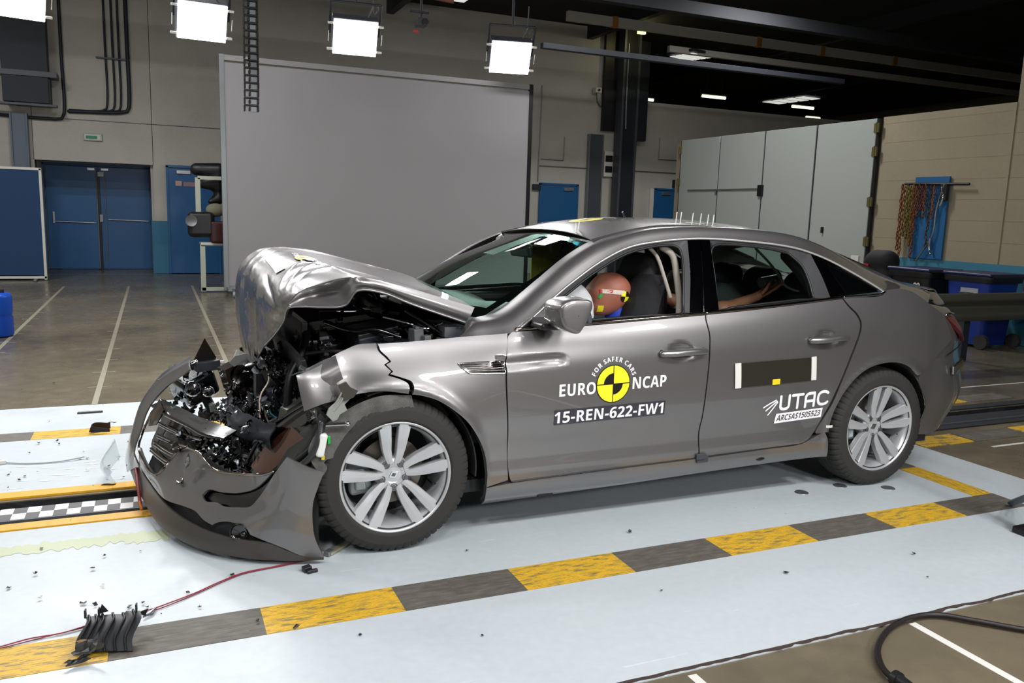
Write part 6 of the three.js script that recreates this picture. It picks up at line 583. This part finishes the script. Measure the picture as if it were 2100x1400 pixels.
{ const t = thing('plastic_fragment', 'curved black fragment on the far yellow stripe', 'fragment', [-1.27, 0, -1.54]); mk('curl', sheet([[[.05, .008, -.05], [-.05, .012, -.02], [-.07, .012, .03], [.05, .01, .05]], [[.05, .045, -.05], [-.04, .06, -.02], [-.055, .05, .03], [.05, .03, .045]]], 16, 4, { thick: .004 }), std(0x1e1715, .5), t); mk('tail', at(scrap(.07, .02, .01), .06, .05, -.05, 1.2, 0, .2), std(0x1e1715, .5), t); }
{ const t = thing('trim_strip', 'short grey trim strip on the far painted lane', 'fragment', [-1.37, 0, -2.09]); mk('strip', at(bx(.16, .012, .02, 0, .006, 0), 0, 0, 0, 0, .05, 0), M.greyPlastic, t); mk('edge', bx(.15, .003, .018, 0, .0135, 0), M.alu, t); }
{ const t = thing('plastic_fragment', 'pointed grey shard beside the red wire', 'fragment', [-.975, 0, 1.145]); mk('shard', at(plate([[-.03, -.006], [.035, .012], [.005, -.012]], .004), 0, .006, 0, -Math.PI / 2, 0, .6), M.greyPlastic, t); mk('lip', at(plate([[-.028, -.004], [.03, .01], [.0, -.006]], .002), 0, .012, .002, -Math.PI / 2, 0, .6), M.alu, t); }
{ const t = thing('bumper_bracket', 'pale metal bracket on the floor between bumper corner and tyre', 'bracket', [-.22, 0, .79]); mk('strip', at(bx(.15, .012, .035, 0, .008, 0), 0, 0, 0, 0, .75, 0), std(0xa9a58c, .5, .3), t); mk('end', at(bx(.04, .02, .03, -.07, .012, .0), 0, 0, 0, 0, .75, 0), M.galv, t); }
{ const t = thing('clear_lens_shard', 'clear curved lens shard leaning on the bumper front', 'fragment', [-1.17, 0, -.52]); mk('shard', sheet([[[0, .005, -.12], [-.04, .06, -.1], [.02, .2, -.08]], [[-.02, .005, 0], [-.05, .08, .0], [.03, .2, .0]], [[.03, .005, .1], [.0, .07, .1], [.05, .14, .08]]], 10, 8, { thick: .003 }), M.lampShell, t); mk('dark_edge', at(scrap(.09, .025, .01), -.01, .012, .11, 1.3, 0, .3), M.blackPlastic, t); }
{ const t = thing('red_wire', 'thin twin red wire trailing across the near floor from the bumper', 'wire'); mk('strand', tube([[-1.9, .004, 1.33], [-1.6, .004, 1.25], [-1.43, .004, 1.217], [-1.348, .005, 1.194], [-1.247, .006, 1.19], [-1.121, .008, 1.145], [-.987, .006, 1.118], [-.9, .005, 1.075], [-.817, .005, 1.027], [-.72, .004, .955], [-.627, .005, .905], [-.51, .004, .885], [-.429, .005, .872], [-.36, .006, .86], [-.292, .012, .845], [-.25, .016, .825]], .0024, 160, 6), std(0x8c1830, .5), t); mk('strand', tube([[-1.9, .004, 1.345], [-1.6, .004, 1.26], [-1.41, .004, 1.225], [-1.3, .004, 1.197], [-1.121, .004, 1.158], [-.95, .004, 1.115], [-.817, .004, 1.035], [-.70, .004, .953], [-.627, .004, .913], [-.50, .004, .892], [-.42, .004, .880], [-.30, .010, .853]], .002, 140, 6), std(0x701830, .5), t); }
{ const t = thing('black_power_cable', 'black power cable curling over the floor at lower right', 'cable', [0, 0, 0]); mk('cord', tube([[2.9, .012, 2.9], [2.3, .012, 2.62], [1.995, .012, 2.365], [1.877, .014, 2.256], [1.777, .014, 2.168], [1.67, .013, 2.15], [1.543, .012, 2.173], [1.414, .012, 2.236], [1.326, .012, 2.307], [1.263, .014, 2.396], [1.25, .018, 2.456]], .0105, 120, 10), std(0x1a1213, .5), t); mk('plug', at(merge([cyl(.022, .07, 0, 0, 0, 0, 0, 0, 20, .016), cyl(.026, .02, 0, -.035, 0)]), 1.245, .026, 2.49, Math.PI / 2, 0, 0), M.blackPlastic, t, 'black plug'); for (const s of [-1, 1]) mk('plug_pin', rod([1.245 + s * .009, .026, 2.52], [1.245 + s * .009, .026, 2.545], .0025, 8), M.chrome, t); }
// small chips of black plastic scattered from the impact
{ const spots = []; for (let i = 0; i < 64; i++) { const near_ = i % 2; spots.push(near_ ? [rr(-1.75, -.45), rr(.35, 1.18)] : [rr(-2.0, -1.1), rr(-1.42, -.5)]); } for (const q of [[.1, 1.7], [.9, 1.62], [1.5, 1.66], [2.2, 1.7], [-.3, 1.55], [.3, 1.0], [1.1, 1.05], [2.0, 1.1], [-.62, 1.33], [-.5, 1.42], [-1.6, -1.9], [-1.05, -2.2], [-1.3, -2.3], [-1.2, -2.8], [-1.7, -3.2], [-.6, -3.6], [-.4, -4.5], [-1.9, -3.0], [1.9, .98], [2.05, 1.9]]) spots.push(q);
  spots.forEach(([x, z], i) => { const s = rr(.006, .02), c = mk('plastic_chip', at(scrap(s * rr(.8, 1.8), s, s * .4, .0015, 2), x, .006, z, -Math.PI / 2 + rr(-.4, .4), 0, rr(-3, 3)), i % 11 === 5 ? M.lineWhite : M.blackPlastic, scene); const zone = i >= 64 ? 'away from the wreck' : i % 2 ? 'in front of the bumper corner' : 'beyond the yellow track edge'; tag(c, i % 11 === 5 ? `tiny white chip on the floor ${zone}` : `tiny black plastic chip on the floor ${zone}`, 'chip', `chips ${zone}`); }); }
{ const t = thing('white_clip', 'white clip trailing a clear strip on the lane at left', 'fragment', [-1.75, 0, -.98]); mk('clip', at(bx(.06, .02, .03, 0, .01, 0), 0, 0, 0, 0, .4, 0), M.lineWhite, t); mk('strip', tube([[.03, .006, .0], [.15, .005, .05], [.3, .006, .06], [.42, .012, .03]], .004, 20, 6), std(0xaab2b4, .3), t); }
renderer.render(scene, camera);
